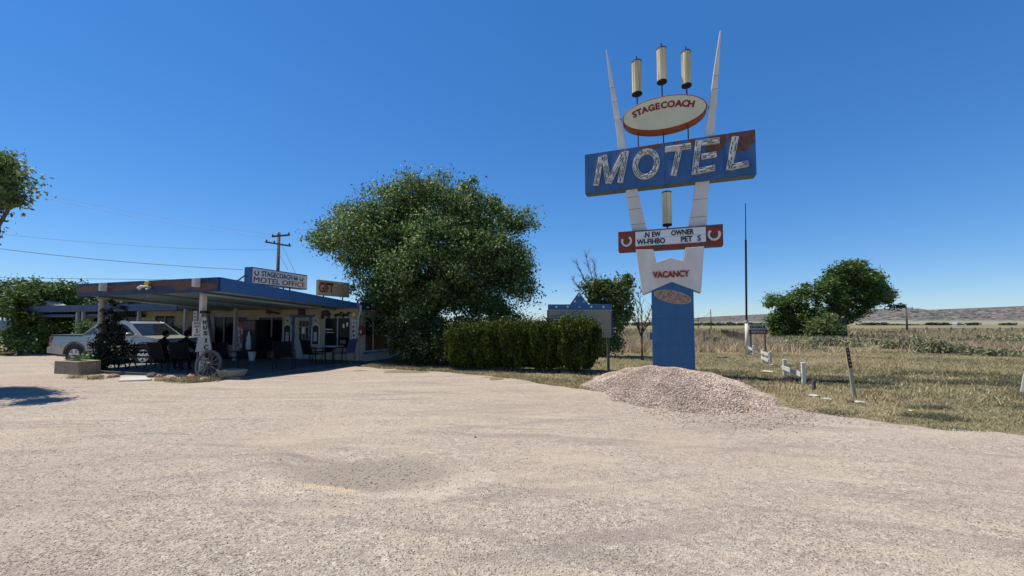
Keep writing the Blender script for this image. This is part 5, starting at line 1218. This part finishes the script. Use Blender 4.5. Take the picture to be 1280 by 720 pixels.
# climbing vine on the left canopy post
X_, Y_, _ = BF.w(p1, yN + .45); t = thing('climbing_vine', 'dark straggling climbing vine on the left canopy post', 'vine', (X_, Y_ - .15, 0))
g3 = lambda px, py: Vector(atY(px, py, Y_ - .25)) - Vector((X_, Y_ - .15, 0))
lob = [(140, 380, 5, 6), (133, 392, 7, 8), (138, 405, 9, 9), (146, 398, 7, 6), (135, 420, 12, 10), (148, 425, 12, 12), (128, 440, 14, 12), (143, 447, 15, 12), (122, 455, 12, 9), (158, 438, 9, 8), (147, 412, 10, 8), (154, 385, 2, 3), (165, 433, 7, 3), (120, 430, 5, 7), (127, 408, 4, 6)]
bl = [(*g3(a, b), r1_ * Y_ / F, .32, r2_ * Y_ / F) for a, b, r1_, r2_ in lob]
C = blob_points(bl, 260, .2); pc = rng.integers(0, 260, 5200); V, Fc = leaves_np(C[pc] + rng.normal(0, .045, (5200, 3)), .04, 0, 1.6); npmesh('foliage', V, Fc, M['leaf_vine'], t)
b = MB()
for k in rng.choice(260, 46, replace=False):
    c2 = Vector(C[k]); a = Vector((random.uniform(-.25, .25), 0, 0)); b.tube([a, a.lerp(c2, .4) + Vector((random.uniform(-.1, .1), 0, .15)), c2], [.018, .012, .005], 4, cap=False)
b.build('stems', M['bark'], t)
X_, Y_ = gnd(104, 466); tree('leafy_plant', 'bright green leafy plant hanging over the block planter', 'plant', (X_, Y_, 0), [(0, .2, .42, .5, .3, .16), (.35, .1, .30, .3, .2, .22), (-.25, .2, .46, .3, .2, .1)], [(0, 0, 0), (0, .1, .3)], 2600, .045, M['leaf_bright'], clumps=70, spread=.07, limbs=8, r0=.02, aspect=1.6)
# right-hand field trees, swept by the wind
o = (*atY(1050, 424, 46)[:2], 0)
bl = pxblobs([(1060, 346, 27, 17, 0), (1086, 358, 24, 16, 0), (1036, 362, 20, 17, 0), (1070, 374, 28, 12, 0), (1104, 370, 15, 8, 0), (1044, 384, 14, 12, 0), (1030, 380, 12, 12, 0), (1075, 390, 10, 6, 0), (1112, 377, 7, 3, 0), (1062, 400, 7, 6, 0), (1068, 334, 12, 6, 0), (1088, 378, 9, 4, 0)], 46, o)
tree('cottonwood_tree', 'large wind-swept tree leaning right in the open field, thick dark trunk', 'tree', o, bl, [(0, 0, -.1), (.1, 0, 1.6), (.2, 0, 3.0), (.5, 0, 4.4)], 38000, .13, M['leaf_mid'], clumps=260, spread=.32, supers=48, sspread=.62, limbs=36, r0=.75, lean=(.7, 0, -.1))
o = (*atY(990, 425, 47)[:2], 0)
bl = pxblobs([(970, 377, 9, 8, 0), (988, 384, 13, 12, 0), (1003, 371, 12, 9, 0), (970, 398, 10, 12, 0), (1008, 388, 9, 12, 0), (988, 403, 14, 13, 0), (1003, 395, 8, 12, 0), (995, 416, 12, 6, 0), (975, 412, 10, 7, 0)], 47, o)
tree('cottonwood_tree', 'lower tree left of the wind-swept one, foliage down to the ground', 'tree', o, bl, [(0, 0, -.1), (0, 0, 1.6), (.2, 0, 3.0)], 28000, .12, M['leaf_mid'], clumps=210, spread=.28, supers=42, sspread=.6, limbs=28, r0=.3, lean=(.4, 0, -.1))
o = (*atY(1027, 426, 44)[:2], 0)
tree('field_bush', 'paler green bush at the foot of the wind-swept tree', 'bush', o, pxblobs([(1030, 412, 15, 13, 0), (1036, 402, 8, 9, 0), (1019, 416, 8, 9, 0)], 44, o), [(0, 0, 0), (0, 0, 1)], 12000, .12, M['leaf_grey'], clumps=110, spread=.28, limbs=8, r0=.1)
# far tree lines: too far to tell trees apart
def treeline(pxs, Y, hpx, label, n, mm='leaf_dark'):
    P_ = []
    for a, b_ in pxs:
        X0 = atY(a, 405, Y)[0]; X1 = atY(b_, 405, Y)[0]; k = int(n * (b_ - a) / 100)
        cx_ = rng.uniform(X0, X1, max(4, k // 40)); hh_ = rng.uniform(.45, 1.0, len(cx_)) * hpx * Y / F
        pk_ = rng.integers(0, len(cx_), k); wd_ = hh_ * rng.uniform(.6, 1.2, len(cx_))
        u = rng.random(k) ** .6
        P_.append(np.stack([cx_[pk_] + rng.normal(0, .5, k) * wd_[pk_] * np.sqrt(1.05 - u), Y + rng.uniform(-6, 6, k), u * hh_[pk_]], 1))
    P_ = np.concatenate(P_); V, Fc = leaves_np(P_, .0017 * Y, 0, 1.3); ob = npmesh('far_trees', V, Fc, M[mm], None); return tag(ob, label, None, None, 'stuff')
treeline([(640, 700), (760, 815), (868, 960)], 420, 4.2, 'dark far tree line on the horizon', 2600)
treeline([(1075, 1107), (1163, 1184), (1211, 1222), (1255, 1265)], 500, 3.6, 'clumps of trees at the foot of the mesa', 3000)
treeline([(1110, 1200), (950, 1000)], 560, 1.6, 'low far scrub line under the mesa', 900)

# ---------------- grass, weeds and scrub ----------------
def blades(name, P, h, wd, m, label, lean=.35, k=1):
    n = len(P); a = rng.uniform(0, 6.283, n); b_ = rng.uniform(0, 6.283, n); hh_ = h * rng.uniform(.5, 1.4, n)
    sx, sy = np.cos(a) * wd / 2, np.sin(a) * wd / 2; lx_ = np.cos(b_) * hh_ * lean * rng.random(n) * 2; ly_ = np.sin(b_) * hh_ * lean * rng.random(n) * 2
    z0_ = P[:, 2] - .01
    V = np.stack([np.stack([P[:, 0] - sx, P[:, 1] - sy, z0_], 1), np.stack([P[:, 0] + sx, P[:, 1] + sy, z0_], 1), np.stack([P[:, 0] + lx_, P[:, 1] + ly_, z0_ + hh_], 1)], 1)
    ob = npmesh(name, V.reshape(-1, 3), np.arange(3 * n).reshape(n, 3), m); return tag(ob, label, None, None, 'stuff')
def field(n, y0, y1, x_lo, x_hi, p=1.0, clump=0, cs=.08):
    if clump:
        k = n // clump; Y = y0 * (y1 / y0) ** (rng.random(k) ** p); X = Y * rng.uniform(x_lo, x_hi, k)
        X = (X[:, None] + rng.normal(0, 1, (k, clump)) * cs).ravel(); Y = (Y[:, None] + rng.normal(0, 1, (k, clump)) * cs).ravel()
    else:
        Y = y0 * (y1 / y0) ** (rng.random(n) ** p); X = Y * rng.uniform(x_lo, x_hi, n)
    ok = (Y > lot_edge(X) + .12 * np.sin(X * 4) + rng.normal(0, .10, len(X))) & ~((np.hypot((X - HX) / HRX, (Y - HY) / HRY) < 1.02))
    lx_, ly_ = SF.c * (X - SF.o[0]) + SF.s * (Y - SF.o[1]), -SF.s * (X - SF.o[0]) + SF.c * (Y - SF.o[1])
    ok &= ~((abs(lx_) < .85) & (abs(ly_) < .6))
    bx_, by_ = BF.c * (X - BF.o[0]) + BF.s * (Y - BF.o[1]), -BF.s * (X - BF.o[0]) + BF.c * (Y - BF.o[1])
    ok &= ~((bx_ < .1) & (by_ > -7) & (by_ < 5.5))
    return np.stack([X[ok], Y[ok], np.zeros(ok.sum())], 1)
def patchy(P, f, lo, ph=0): 
    v = np.sin(P[:, 0] * f + 1.7 * np.sin(P[:, 1] * f * .7 + ph)) + np.sin(P[:, 1] * f * 1.7 + 2 * np.sin(P[:, 0] * f * .45 + 1 + ph)) + rng.normal(0, .45, len(P)); return P[v > lo]
blades('dry_grass', field(120000, 6.3, 30, -.30, 1.35, .8, 6, .05), .045, .014, M['straw'], 'short dry straw grass between the lot and the field', .8)
blades('dry_grass', field(60000, 9, 60, -.3, 1.35, .8, 8, .12), .11, .022, M['straw'], 'dry grass over the field', .6)
blades('green_weeds', patchy(field(110000, 6.5, 26, -.2, 1.35, .9, 10, .06), .6, .5), .06, .016, M['greengrass'], 'low grey-green weeds in patches of the mown grass', .9)
blades('green_weeds', patchy(field(30000, 6.6, 8.6, .5, 1.35, 1, 10, .05), 2.6, 1.2, 2), .07, .015, M['greengrass'], 'green weeds along the gravel edge', .8)
blades('tall_weeds', patchy(field(80000, 24, 60, -.2, 1.4, .8, 14, .25), .25, -.6), .50, .05, M['dryweed'], 'tall pale dry weeds beyond the mown grass', .5)
blades('tall_weeds', field(26000, 45, 110, .1, 1.4, .8, 12, .5), .7, .12, M['straw'], 'tall straw grass further off', .5)
def band(n, x0_, x1_, y0_, y1_):
    P_ = field(n, 9, 18, .45, 1.35, 1, 10, .09); k_ = (P_[:, 1] + .12 * P_[:, 0] > y0_ + np.sin(P_[:, 0] * 1.1) * .6) & (P_[:, 1] + .12 * P_[:, 0] < y1_ + np.sin(P_[:, 0] * .8 + 2) * .9); return patchy(P_[k_], 1.3, -.4, 4)
blades('green_weeds', band(90000, 0, 0, 12.6, 15.6), .07, .02, M['greengrass'], 'band of grey-green weeds across the middle of the field', .9)
# row of straw grass in front of the junipers, leaf litter below the big tree
n = 16000; u = rng.random(n); X = -4.5 + 7.2 * u; Y = lot_edge(X) + rng.random(n) ** 1.5 * 1.5
blades('dry_grass', np.stack([X, Y, X * 0], 1), .07, .014, M['straw'], 'straw grass strip in front of the junipers', .8)
n = 5000; X = rng.uniform(-6.3, -1.5, n); Y = lot_edge(X) + rng.random(n) * 1.4
V, Fc = leaves_np(np.stack([X, Y, .02 + 0 * X], 1), .035, 0, 1.5); tag(npmesh('leaf_litter', V, Fc, M['dryweed']), 'fallen leaves under the big tree', None, None, 'stuff')
blades('dry_grass', np.stack([rng.uniform(-15.5, -9.2, 3000), rng.uniform(13.0, 13.6, 3000) , np.zeros(3000)], 1) + np.array([0, 0, 0]), .09, .012, M['straw'], 'straw tufts among the edging rocks', .8) if False else None
k = []
for px, py in ((205, 476), (222, 477), (240, 478), (262, 477), (272, 474), (120, 474), (95, 473), (270, 472), (245, 477)):
    X_, Y_ = gnd(px, py); k.append(np.stack([X_ + rng.normal(0, .16, 240), Y_ + rng.normal(0, .08, 240), np.zeros(240)], 1))
blades('dry_grass', np.concatenate(k), .16, .012, M['straw'], 'straw tufts among the edging rocks', .6)
# grass strip at the far left edge of the lot
n = 9000; X = rng.uniform(-34, -19, n); Y = 22.4 + rng.random(n) * 2
blades('dry_grass', np.stack([X, Y, X * 0], 1), .12, .03, M['straw'], 'yellow grass strip at the left behind the lot', .7)
# sage brush: clumps that read as ground cover
cx_ = []; 
for px, py, r_, h_ in ((1030, 432, 3.0, .8), (1000, 436, 2.2, .6), (1060, 433, 2.0, .7), (1155, 437, 2.4, .9), (1165, 441, 1.6, .8), (1140, 430, 2.4, .8), (1108, 428, 2.0, .7), (1235, 431, 2.4, .8), (1275, 432, 2.6, .95), (1120, 436, 1.4, .5), (1200, 440, 1.8, .5), (1215, 431, 2, .6), (885, 429, 1.5, .6), (900, 431, 1.2, .6), (978, 428, 2, .6), (1175, 429, 2, .6), (1090, 431, 2, .6), (1220, 444, 2, .4), (1010, 429, 3, .7)):
    X_, Y_ = gnd(px, py); Y_ = min(Y_, 44); kk = 900; d = rng.normal(0, 1, (kk, 3)); d /= np.linalg.norm(d, axis=1)[:, None]; d[:, 2] = abs(d[:, 2]); q_ = rng.uniform(.5, 1, kk)[:, None]
    sub = rng.normal(0, .45, (5, 3)) * [r_ * .55, r_ * .4, .05]; cx_.append(np.array([X_, Y_, 0]) + sub[rng.integers(0, 5, kk)] * [1, 1, 0] + d * q_ * [r_ * .45, r_ * .45, h_])
V, Fc = leaves_np(np.concatenate(cx_), .10, .3, 2.2); tag(npmesh('sage_scrub', V, Fc, M['sage']), 'grey-green sage scrub in the field', None, None, 'stuff')
# ---------------- tan board with blue crown behind the junipers ----------------
X_, Y_ = atY(724, 440, 15.3)[:2]; TF = Frame(X_, Y_, R(-2)); k = TF.px
s = fthing('notice_board', 'tan ribbed board with blue pointed header behind the juniper row', 'sign board', TF)
a, b_ = k(685.3, 422), k(764.3, 387.8); n = 30
pn = MB(); v = []
for i in range(n * 2 + 1):
    x = a[0] + (b_[0] - a[0]) * i / (2 * n); v += [(x, -.03 if i % 2 else 0, a[1]), (x, -.03 if i % 2 else 0, b_[1])]
pn.add(v, [(2 * i, 2 * i + 2, 2 * i + 3, 2 * i + 1) for i in range(2 * n)]); pn.box(a[0], b_[0], .002, .05, a[1], b_[1])
pn.build('ribbed_panel', M['corrugated'], s)
for x0, x1, z0, z1 in ((a[0] - .04, a[0], a[1], b_[1]), (b_[0], b_[0] + .04, a[1], b_[1])): MB().box(x0, x1, -.05, .07, z0, z1).build('edge_trim', M['blue_metal'], s)
hd = [k(*p) for p in ((685, 387.6), (685, 380.5), (712.5, 380.5), (723.5, 365), (735, 380.5), (764.5, 380.5), (764.5, 387.6))]
h_ = MB().prism(hd, -.06, .09).build('header', M['column_blue'], s, bevel=.006)
MB().box(a[0] - .05, b_[0] + .05, -.075, .1, k(700, 388.4)[1], k(700, 387.5)[1]).build('header_strip', M['frame'], s)
for px, py in ((695.5, 384), (709.5, 384), (724, 384), (739, 384), (754, 384), (718.5, 377.3), (729.5, 377.3), (723.5, 369.5)):
    c = k(px, py); MB().lathe([(.045, .061), (.045, .075), (.02, .085)], 10, (c[0], 0, c[1]), axis='y').build('lamp_socket', M['frame'], h_)
for px in (689, 760.5):
    c = k(px, 430); MB().tube([(c[0], .06, 0), (c[0], .06, b_[1] - .1)], .055, 10).build('post', M['wood_grey'], s)
# ---------------- flag pole, small rental sign, rail fence remains ----------------
X_, Y_ = gnd(933.5, 443.5); PF = Frame(X_, Y_, 0); k = PF.px
s = fthing('flag_pole', 'tall thin pole, white below and dark above, right of the motel sign', 'pole', PF)
z1, z2, z3 = k(933, 403)[1], k(932, 300)[1], k(932, 254)[1]; tx = k(931.8, 254)[0]
at_ = lambda z: (tx * z / z3, 0, z)
MB().tube([at_(0), at_(z1)], .085, 12).build('lower_pole', M['white_paint'], s, smooth=True); MB().tube([at_(z1), at_(z1 + .12)], .11, 12).build('collar', M['frame'], s)
MB().tube([at_(z1 + .1), at_(z2)], .055, 10).build('middle_pole', M['dark_metal'], s); MB().tube([at_(z2), at_(z3)], [.03, .02], 8).build('upper_pole', M['dark_metal'], s)
UF = Frame(*atY(947, 412, 24.5)[:2], 0); k = UF.px
s = fthing('rental_sign', 'small white and dark red U-HAUL RENTALS sign right of the pole', 'sign', UF)
a, b_ = k(936.5, 417.5), k(958.6, 405.6); zm = a[1] + (b_[1] - a[1]) * .47
MB().box(a[0], b_[0], -.02, .02, zm, b_[1]).build('upper_panel', M['wall_white'], s); MB().box(a[0], b_[0], -.02, .02, a[1], zm - .002).build('lower_panel', M['vend_red'], s)
w_ = b_[0] - a[0]; text('U-HAUL', a[0] + w_ * .05, b_[0] - w_ * .05, zm + .06, b_[1] - .07, -.021, M['black'], s, .01, .05); text('RENTALS', a[0] + w_ * .12, b_[0] - w_ * .12, a[1] + .08, zm - .07, -.021, M['white_paint'], s, .01, .02)
for px in (938.5, 956.5): x = k(px, 412)[0]; MB().box(x - .04, x + .04, .021, .09, 0, b_[1]).build('post', M['wood_grey'], s)
def railfence(p, q, rails, label, hp=None):
    (x0, y0), h0 = gnd(*p[0]), p[1]; (x1, y1), h1 = gnd(*q[0]), q[1]; L = math.hypot(x1 - x0, y1 - y0); t = thing('rail_fence', label, 'fence', (x0, y0, 0), math.atan2(y1 - y0, x1 - x0), 'remains of a white rail fence')
    MB().box(-.05, .05, -.05, .05, -.05, h0).build('post', M['white_paint'], t, bevel=.008); MB().box(L - .05, L + .05, -.05, .05, -.05, h1).build('post', M['white_paint'], t, bevel=.008)
    for za, zb in rails: MB().add(*(lambda v: (v, [(0, 1, 2, 3), (7, 6, 5, 4), (0, 4, 5, 1), (1, 5, 6, 2), (2, 6, 7, 3), (3, 7, 4, 0)]))([(.0, -.085, za), (L, -.085, zb), (L, -.085, zb + .13), (0, -.085, za + .13), (.0, -.062, za), (L, -.062, zb), (L, -.062, zb + .13), (0, -.062, za + .13)])).build('rail', M['white_paint'], t)
railfence(((937, 443.5), .62), ((942.5, 445.5), .58), [(.35, .30)], 'short white fence stub at the foot of the tall pole')
railfence(((953.8, 452.8), .60), ((963, 455.5), .54), [(.40, .36), (.15, .10)], 'white fence piece with two rails, middle of the row')
railfence(((981.2, 470.5), .57), ((1004.8, 479.5), .62), [(.24, .20)], 'nearest white fence piece with a single drooping rail')
X_, Y_ = gnd(1017.5, 487); st = thing('stub_post', 'short dark broken post stub right of the white fence piece', 'post', (X_, Y_, 0)); MB().box(-.035, .035, -.035, .035, -.05, .25).build('stub', M['wood_grey'], st, bevel=.008); MB().lathe([(.05, 0), (.05, .05)], 8).build('collar', M['rust'], st)
X_, Y_ = gnd(1069.5, 499); KF = Frame(X_, Y_, 0); s = fthing('marker_stake', 'leaning pale wooden stake with black marked top half', 'stake', KF); k = KF.px
tp = k(1060.3, 434); l_ = Vector((tp[0], .05, tp[1])); MB().bar((0, 0, -.1), l_, .085, .03).build('stake', M['wood_pale'], s)
MB().bar(l_ * .60 + Vector((0, -.018, 0)), l_ * .985 + Vector((0, -.018, 0)), .078, .008).build('black_band', M['black'], s)
for u in (.66, .73, .80, .88, .94): c = l_ * u; MB().box(c.x - .022, c.x + .018 * (1 if u < .9 else .2), c.y - .028, c.y - .023, c.z - .014, c.z + .016).build('stencil_mark', M['wood_pale'], s)
for px, py, r_, m_, lab in ((1020, 496, 7, 'concrete', 'long pale flat slab of stone left of the stake'), (1036, 500, 6, 'concrete', 'pale flat stone between slab and stake'), (1078, 504, 6, 'concrete', 'pale stone right of the stake foot'), (1066, 503, 4, 'rock_dark', 'dark stone at the stake foot'), (962, 466, 7, 'rock_tan', 'flat tan stone in the grass left of the near fence piece'), (966, 457, 2.2, 'rock_tan', 'small white stone by the two-rail fence piece'), (905, 447, 7, 'rock_dark', 'dark flat slab in the grass left of the pole'), (1140, 515, 2.5, 'rock_tan', 'small pale stone in the grass near the lot edge at right'), (927, 512, 3, 'rock_dark', 'small dark lump at the right foot of the gravel heap'), (594, 547, 1.6, 'rock_dark', 'small dark pebble alone on the lot, upper of two'), (605, 658, 1.6, 'rock_dark', 'small dark pebble alone on the lot, nearer the camera')):
    rock(px, py, r_, m_, lab, .22 if r_ > 4 else .6)
# the sign's thin shadow, laid in the grass as a black tube
hp = [gnd(*p) for p in ((926, 474), (950, 475.5), (972, 476.5), (990, 477.5), (1003, 476), (1020, 479), (1040, 482))]
hz = MB().tube([(x, y, .04) for x, y in hp], [.035, .035, .03, .025, .018, .012, .01], 6).build('shadow_line', M['black']); tag(hz, 'dark shadow line drawn as a tube in the grass between heap and near fence piece', 'drawn shadow')
# wire fence posts and dark mesh panel
t = thing('mesh_fence', 'dark mesh fence panel in the grass left of the tall pole', 'fence', (*gnd(902, 421), 0)); (xa, ya), (xb, yb) = gnd(902, 421), gnd(931, 432); dx, dy = xb - xa, yb - ya; L = math.hypot(dx, dy); t.rotation_euler = (0, 0, math.atan2(dy, dx))
b = MB()
for i in range(60): x = L * i / 59; b.box(x - .035, x + .035, -.01, .01, .05, 1.0)
for i in range(6): b.box(0, L, .012, .02, .1 + i * .17, .13 + i * .17)
tag(b.build('mesh', M['black'], t), None, None, None, 'stuff')
for x in (0, L * .33, L * .66, L): MB().box(x - .05, x + .05, -.05, .05, 0, 1.12).build('post', M['wood_grey'], t)
t = thing('wire_fence', 'thin wire fence on wooden posts left of the mesh panel', 'fence', (*gnd(869, 431), 0)); (xa, ya) = gnd(869, 431)
pts = [gnd(869, 431), gnd(880.5, 432.5), gnd(887, 424), gnd(893, 420)]
for x, y in pts[1:]: MB().tube([(x - xa, y - ya, 0), (x - xa, y - ya, 1.15)], .05, 7).build('post', M['wood_grey'], t)
b = MB()
for z in (.45, .75, 1.05): b.tube([(x - xa, y - ya, z) for x, y in pts], .012, 4)
b.build('wire', M['wood_grey'], t)
t = thing('field_fence', 'long low post fence across the far field at the right', 'fence', (0, 0, 0)); ya = 62
for i in range(17):
    px = 1128 + i * 15.2; X_, Y_, _ = atY(px, 412, 74 + 0 * i); MB().box(X_ - .07, X_ + .07, Y_ - .1, Y_ + .1, 0, 1.1 + random.uniform(-.1, .1)).build('post', M['wood_grey'], t)
x0, x1 = atY(1128, 412, 74)[0], atY(1400, 412, 74)[0]
for z in (.5, .85): MB().box(x0, x1, 73.86, 73.89, z, z + .07).build('rail', M['concrete'], t)
tr_ = MB().box(atY(1062, 413, 70)[0], atY(1137, 413, 70)[0], 68, 70, 0, .55).build('earth_bank', M['rock_dark']); tag(tr_, None, None, None, 'structure')
# white sign board just cut by the right edge
X_, Y_ = gnd(1288, 512); WF = Frame(X_, Y_, R(-35)); s = fthing('edge_sign', 'white board sign cut off by the right edge of the picture', 'sign', WF); k = WF.px
c = [k(*p) for p in ((1275.6, 489.5), (1279.5, 467.5), (1312, 472), (1308, 494))]; MB().prism(c, -.01, .02).build('board', M['white_paint'], s); MB().box(.05, .12, .021, .06, -.05, c[3][1]).build('post', M['wood_grey'], s)
# ---------------- utility poles and wires ----------------
def util(px, base_y, top_y, Y, arms, label, wd=.16, group='utility poles'):
    X_, _, zt_ = atY(px, top_y, Y); f = Frame(X_, Y, 0); s = fthing('utility_pole', label, 'utility pole', f, group); k = f.px
    MB().tube([(0, 0, -.2), (0, 0, zt_)], [wd, wd * .75], 9).build('pole', M['pole_wood'], s, smooth=True)
    for (xa, ya_), (xb, yb_) in arms:
        a, b_ = k(xa, ya_, -.2), k(xb, yb_, -.2); MB().bar((a[0], -.2, a[1]), (b_[0], -.2 + .01, b_[1]), .12, .14).build('crossarm', M['pole_wood'], s)
        for u in (.04, .35, .96): MB().lathe([(.05, .05), (.07, .12), (.05, .2), (.02, .24)], 8, (a[0] + (b_[0] - a[0]) * u, -.2, a[1] + (b_[1] - a[1]) * u)).build('insulator', M['pole_wood'], s)
    return f
u1 = util(348.8, 440, 290.5, 34, [((340, 295.7), (362, 293.6)), ((332, 302.5), (363, 307.5))], 'wooden utility pole with two crossarms rising behind the office roof sign')
util(1132.5, 417, 384.5, 72, [((1124, 384.8), (1141, 385.2))], 'far utility pole with one crossarm in the right-hand field')
util(888.2, 414, 386.5, 90, [], 'bare far pole behind the wire fence right of the sign column', .12); util(872.5, 413, 396, 160, [((868, 398), (877, 398))], 'farthest small pole just right of the sign column', .18)
def wire(p, q, sag, label, r_=.012, group='overhead wires'):
    p, q = Vector(p), Vector(q); pts = [p.lerp(q, i / 16) - Vector((0, 0, sag * 4 * (i / 16) * (1 - i / 16))) for i in range(17)]
    tag(MB().tube(pts, r_, 4, cap=False).build('power_line', M['black']), label, 'overhead wire', group)
g = lambda px, py, Y: atY(px, py, Y)
wire(g(-30, 307, 17), g(303, 337, 16.2), .12, 'nearest and darkest wire sloping down to the office roof sign', .011)
wire(g(-30, 346.5, 30), g(352, 350, 34), .05, 'level wire just above the canopy fascia', .017)
wire(g(-40, 288, 22), g(349, 312, 34), .35, 'thin wire meeting the utility pole below its crossarms', .008)
wire(g(40, 240, 30), g(362, 296, 34), .25, 'faint upper wire rising left from the pole top arm', .008); wire(g(40, 244, 30), g(340, 298, 34), .3, 'faint second wire just below the uppermost one', .008)
wire(g(353, 307, 34), g(369, 341, 24), 0, 'steep guy wire right of the utility pole', .015); wire(g(349, 318, 33.5), g(360, 338, 24), 0, 'pale service drop from the utility pole', .014)
wire(g(868, 401, 60), g(888, 391, 90), .2, 'short wire to the bare far pole', .03)
wire(g(655, 391, 160), g(872, 398.5, 160), .6, 'far thin wire over the horizon behind the juniper row', .03)
# ---------------- far left: camper, lamp post, loader, bin ----------------
X_, Y_, _ = atY(-8, 440, 25.5); c = thing('camper', 'tan and silver camper van cut by the left edge of the picture', 'camper', (X_, Y_, 0), R(-4))
MB().box(-2.2, 1.05, -1.0, 1.0, .45, 1.35).build('lower_body', M['tan_block'], c, bevel=.05)
MB().prism([(-2.2, 1.36), (-2.2, 2.0), (-2.0, 2.16), (.5, 2.16), (.85, 2.0), (1.05, 1.36)], -.95, .95).build('upper_body', M['silver'], c, bevel=.04)
MB().box(-2.0, .7, -.965, -.955, 1.45, 1.75).build('side_window', M['glass'], c); MB().box(.1, .7, -1.02, -1.0, .8, 1.15).build('door_window', M['glass'], c)
for x in (-1.5, .4): MB().lathe([(.2, .75), (.36, .8), (.36, 1.0), (.2, 1.02)], 18, (x, 0, .36), axis='y').build('wheel', M['tyre'], c)
a = Vector(g(11, 444, 24)); b_ = Vector(g(18.8, 391, 24)); c_ = Vector(g(24, 359, 24)); t = thing('lamp_post', 'leaning yard lamp post, pale below and dark above, at the far left', 'lamp post', (a.x, a.y, 0))
MB().tube([Vector((0, 0, 0)), b_ - Vector((a.x, a.y, 0))], .10, 10).build('lower_post', M['concrete'], t); MB().tube([b_ - Vector((a.x, a.y, 0)), c_ - Vector((a.x, a.y, 0))], .06, 8).build('upper_post', M['dark_metal'], t)
q_ = c_ - Vector((a.x, a.y, 0)); MB().box(q_.x - .45, q_.x + .05, -.12, .12, q_.z - .05, q_.z + .12).build('lamp_head', M['frame'], t, bevel=.03)
X_, Y_ = gnd(21, 443); l = thing('small_tractor', 'small orange tractor parked left of the blue bin', 'tractor', (X_, Y_ + 1.2, 0))
MB().box(-.7, .5, -.3, .4, .55, .85).build('hood', M['orange'], l, bevel=.08); MB().prism([(-.45, .62), (-.3, .78), (.3, .80), (.45, .66), (.40, .62), (.25, .72), (-.25, .71), (-.4, .6)], -.5, -.3).build('fender', M['orange'], l)
for x in (0,): w2_ = MB().lathe([(.18, .3), (.36, .32), (.37, .52), (.2, .55)], 20, (x, 0, .37), axis='y').build('wheel', M['tyre'], l); MB().lathe([(.18, .52), (.16, .50), (.05, .53)], 14, (x, 0, .37), axis='y').build('rim', M['rust'], w2_)
MB().lathe([(.1, .3), (.24, .32), (.24, .45), (.1, .46)], 16, (-.75, 0, .25), axis='y').build('wheel', M['tyre'], l); MB().tube([(.2, .1, .8), (.15, .1, 1.1)], .02, 6).build('steering_post', M['black'], l)
X_, Y_ = gnd(35, 442); w_ = thing('wheeled_bin', 'dark blue wheeled bin beside the dark bushy tree', 'bin', (X_, Y_ + .6, 0))
b = MB(); b.add([(-.26, -.26, .08), (.26, -.26, .08), (.26, .26, .08), (-.26, .26, .08), (-.33, -.33, .95), (.33, -.33, .95), (.33, .33, .95), (-.33, .33, .95)], [(3, 2, 1, 0), (4, 5, 6, 7), (0, 1, 5, 4), (1, 2, 6, 5), (2, 3, 7, 6), (3, 0, 4, 7)]); b.build('bin_body', M['bin_blue'], w_, bevel=.02)
MB().box(-.35, .35, -.36, .36, .955, 1.02).build('lid', M['bin_blue'], w_, bevel=.02); MB().box(-.02, .12, -.335, -.31, .45, .7).build('print', M['letterboard'], w_)
for s_ in (-1, 1): MB().lathe([(.1, -.02), (.1, .03)], 12, (s_ * .24, .24, .1), axis='y').build('wheel', M['tyre'], w_)
# far houses and barns at the foot of the mesa
for px, py, Y, w2_, h2_, lab in ((1106, 407, 520, 7, 2.6, 'tiny white farm house among the far trees'), (1199, 408.5, 520, 6, 2, 'tiny pale barn right of the far utility pole'), (967, 408, 300, 4, 2.2, 'tiny white house left of the wind-swept tree')):
    X_ = atY(px, py, Y)[0]; t = thing('farm_building', lab, 'house', (X_, Y, 0)); MB().box(-w2_ / 2, w2_ / 2, 0, 5, 0, h2_).build('wall', M['wall_white'], t); MB().prism([(-w2_ / 2 - .4, h2_), (w2_ / 2 + .4, h2_), (w2_ / 2 - 1, h2_ + 1.6), (-w2_ / 2 + 1, h2_ + 1.6)], -.4, 5.4).build('roof', M['silver'], t)
    MB().box(-.6, .6, -.05, -.002, 0, 2).build('door', M['black'], t)
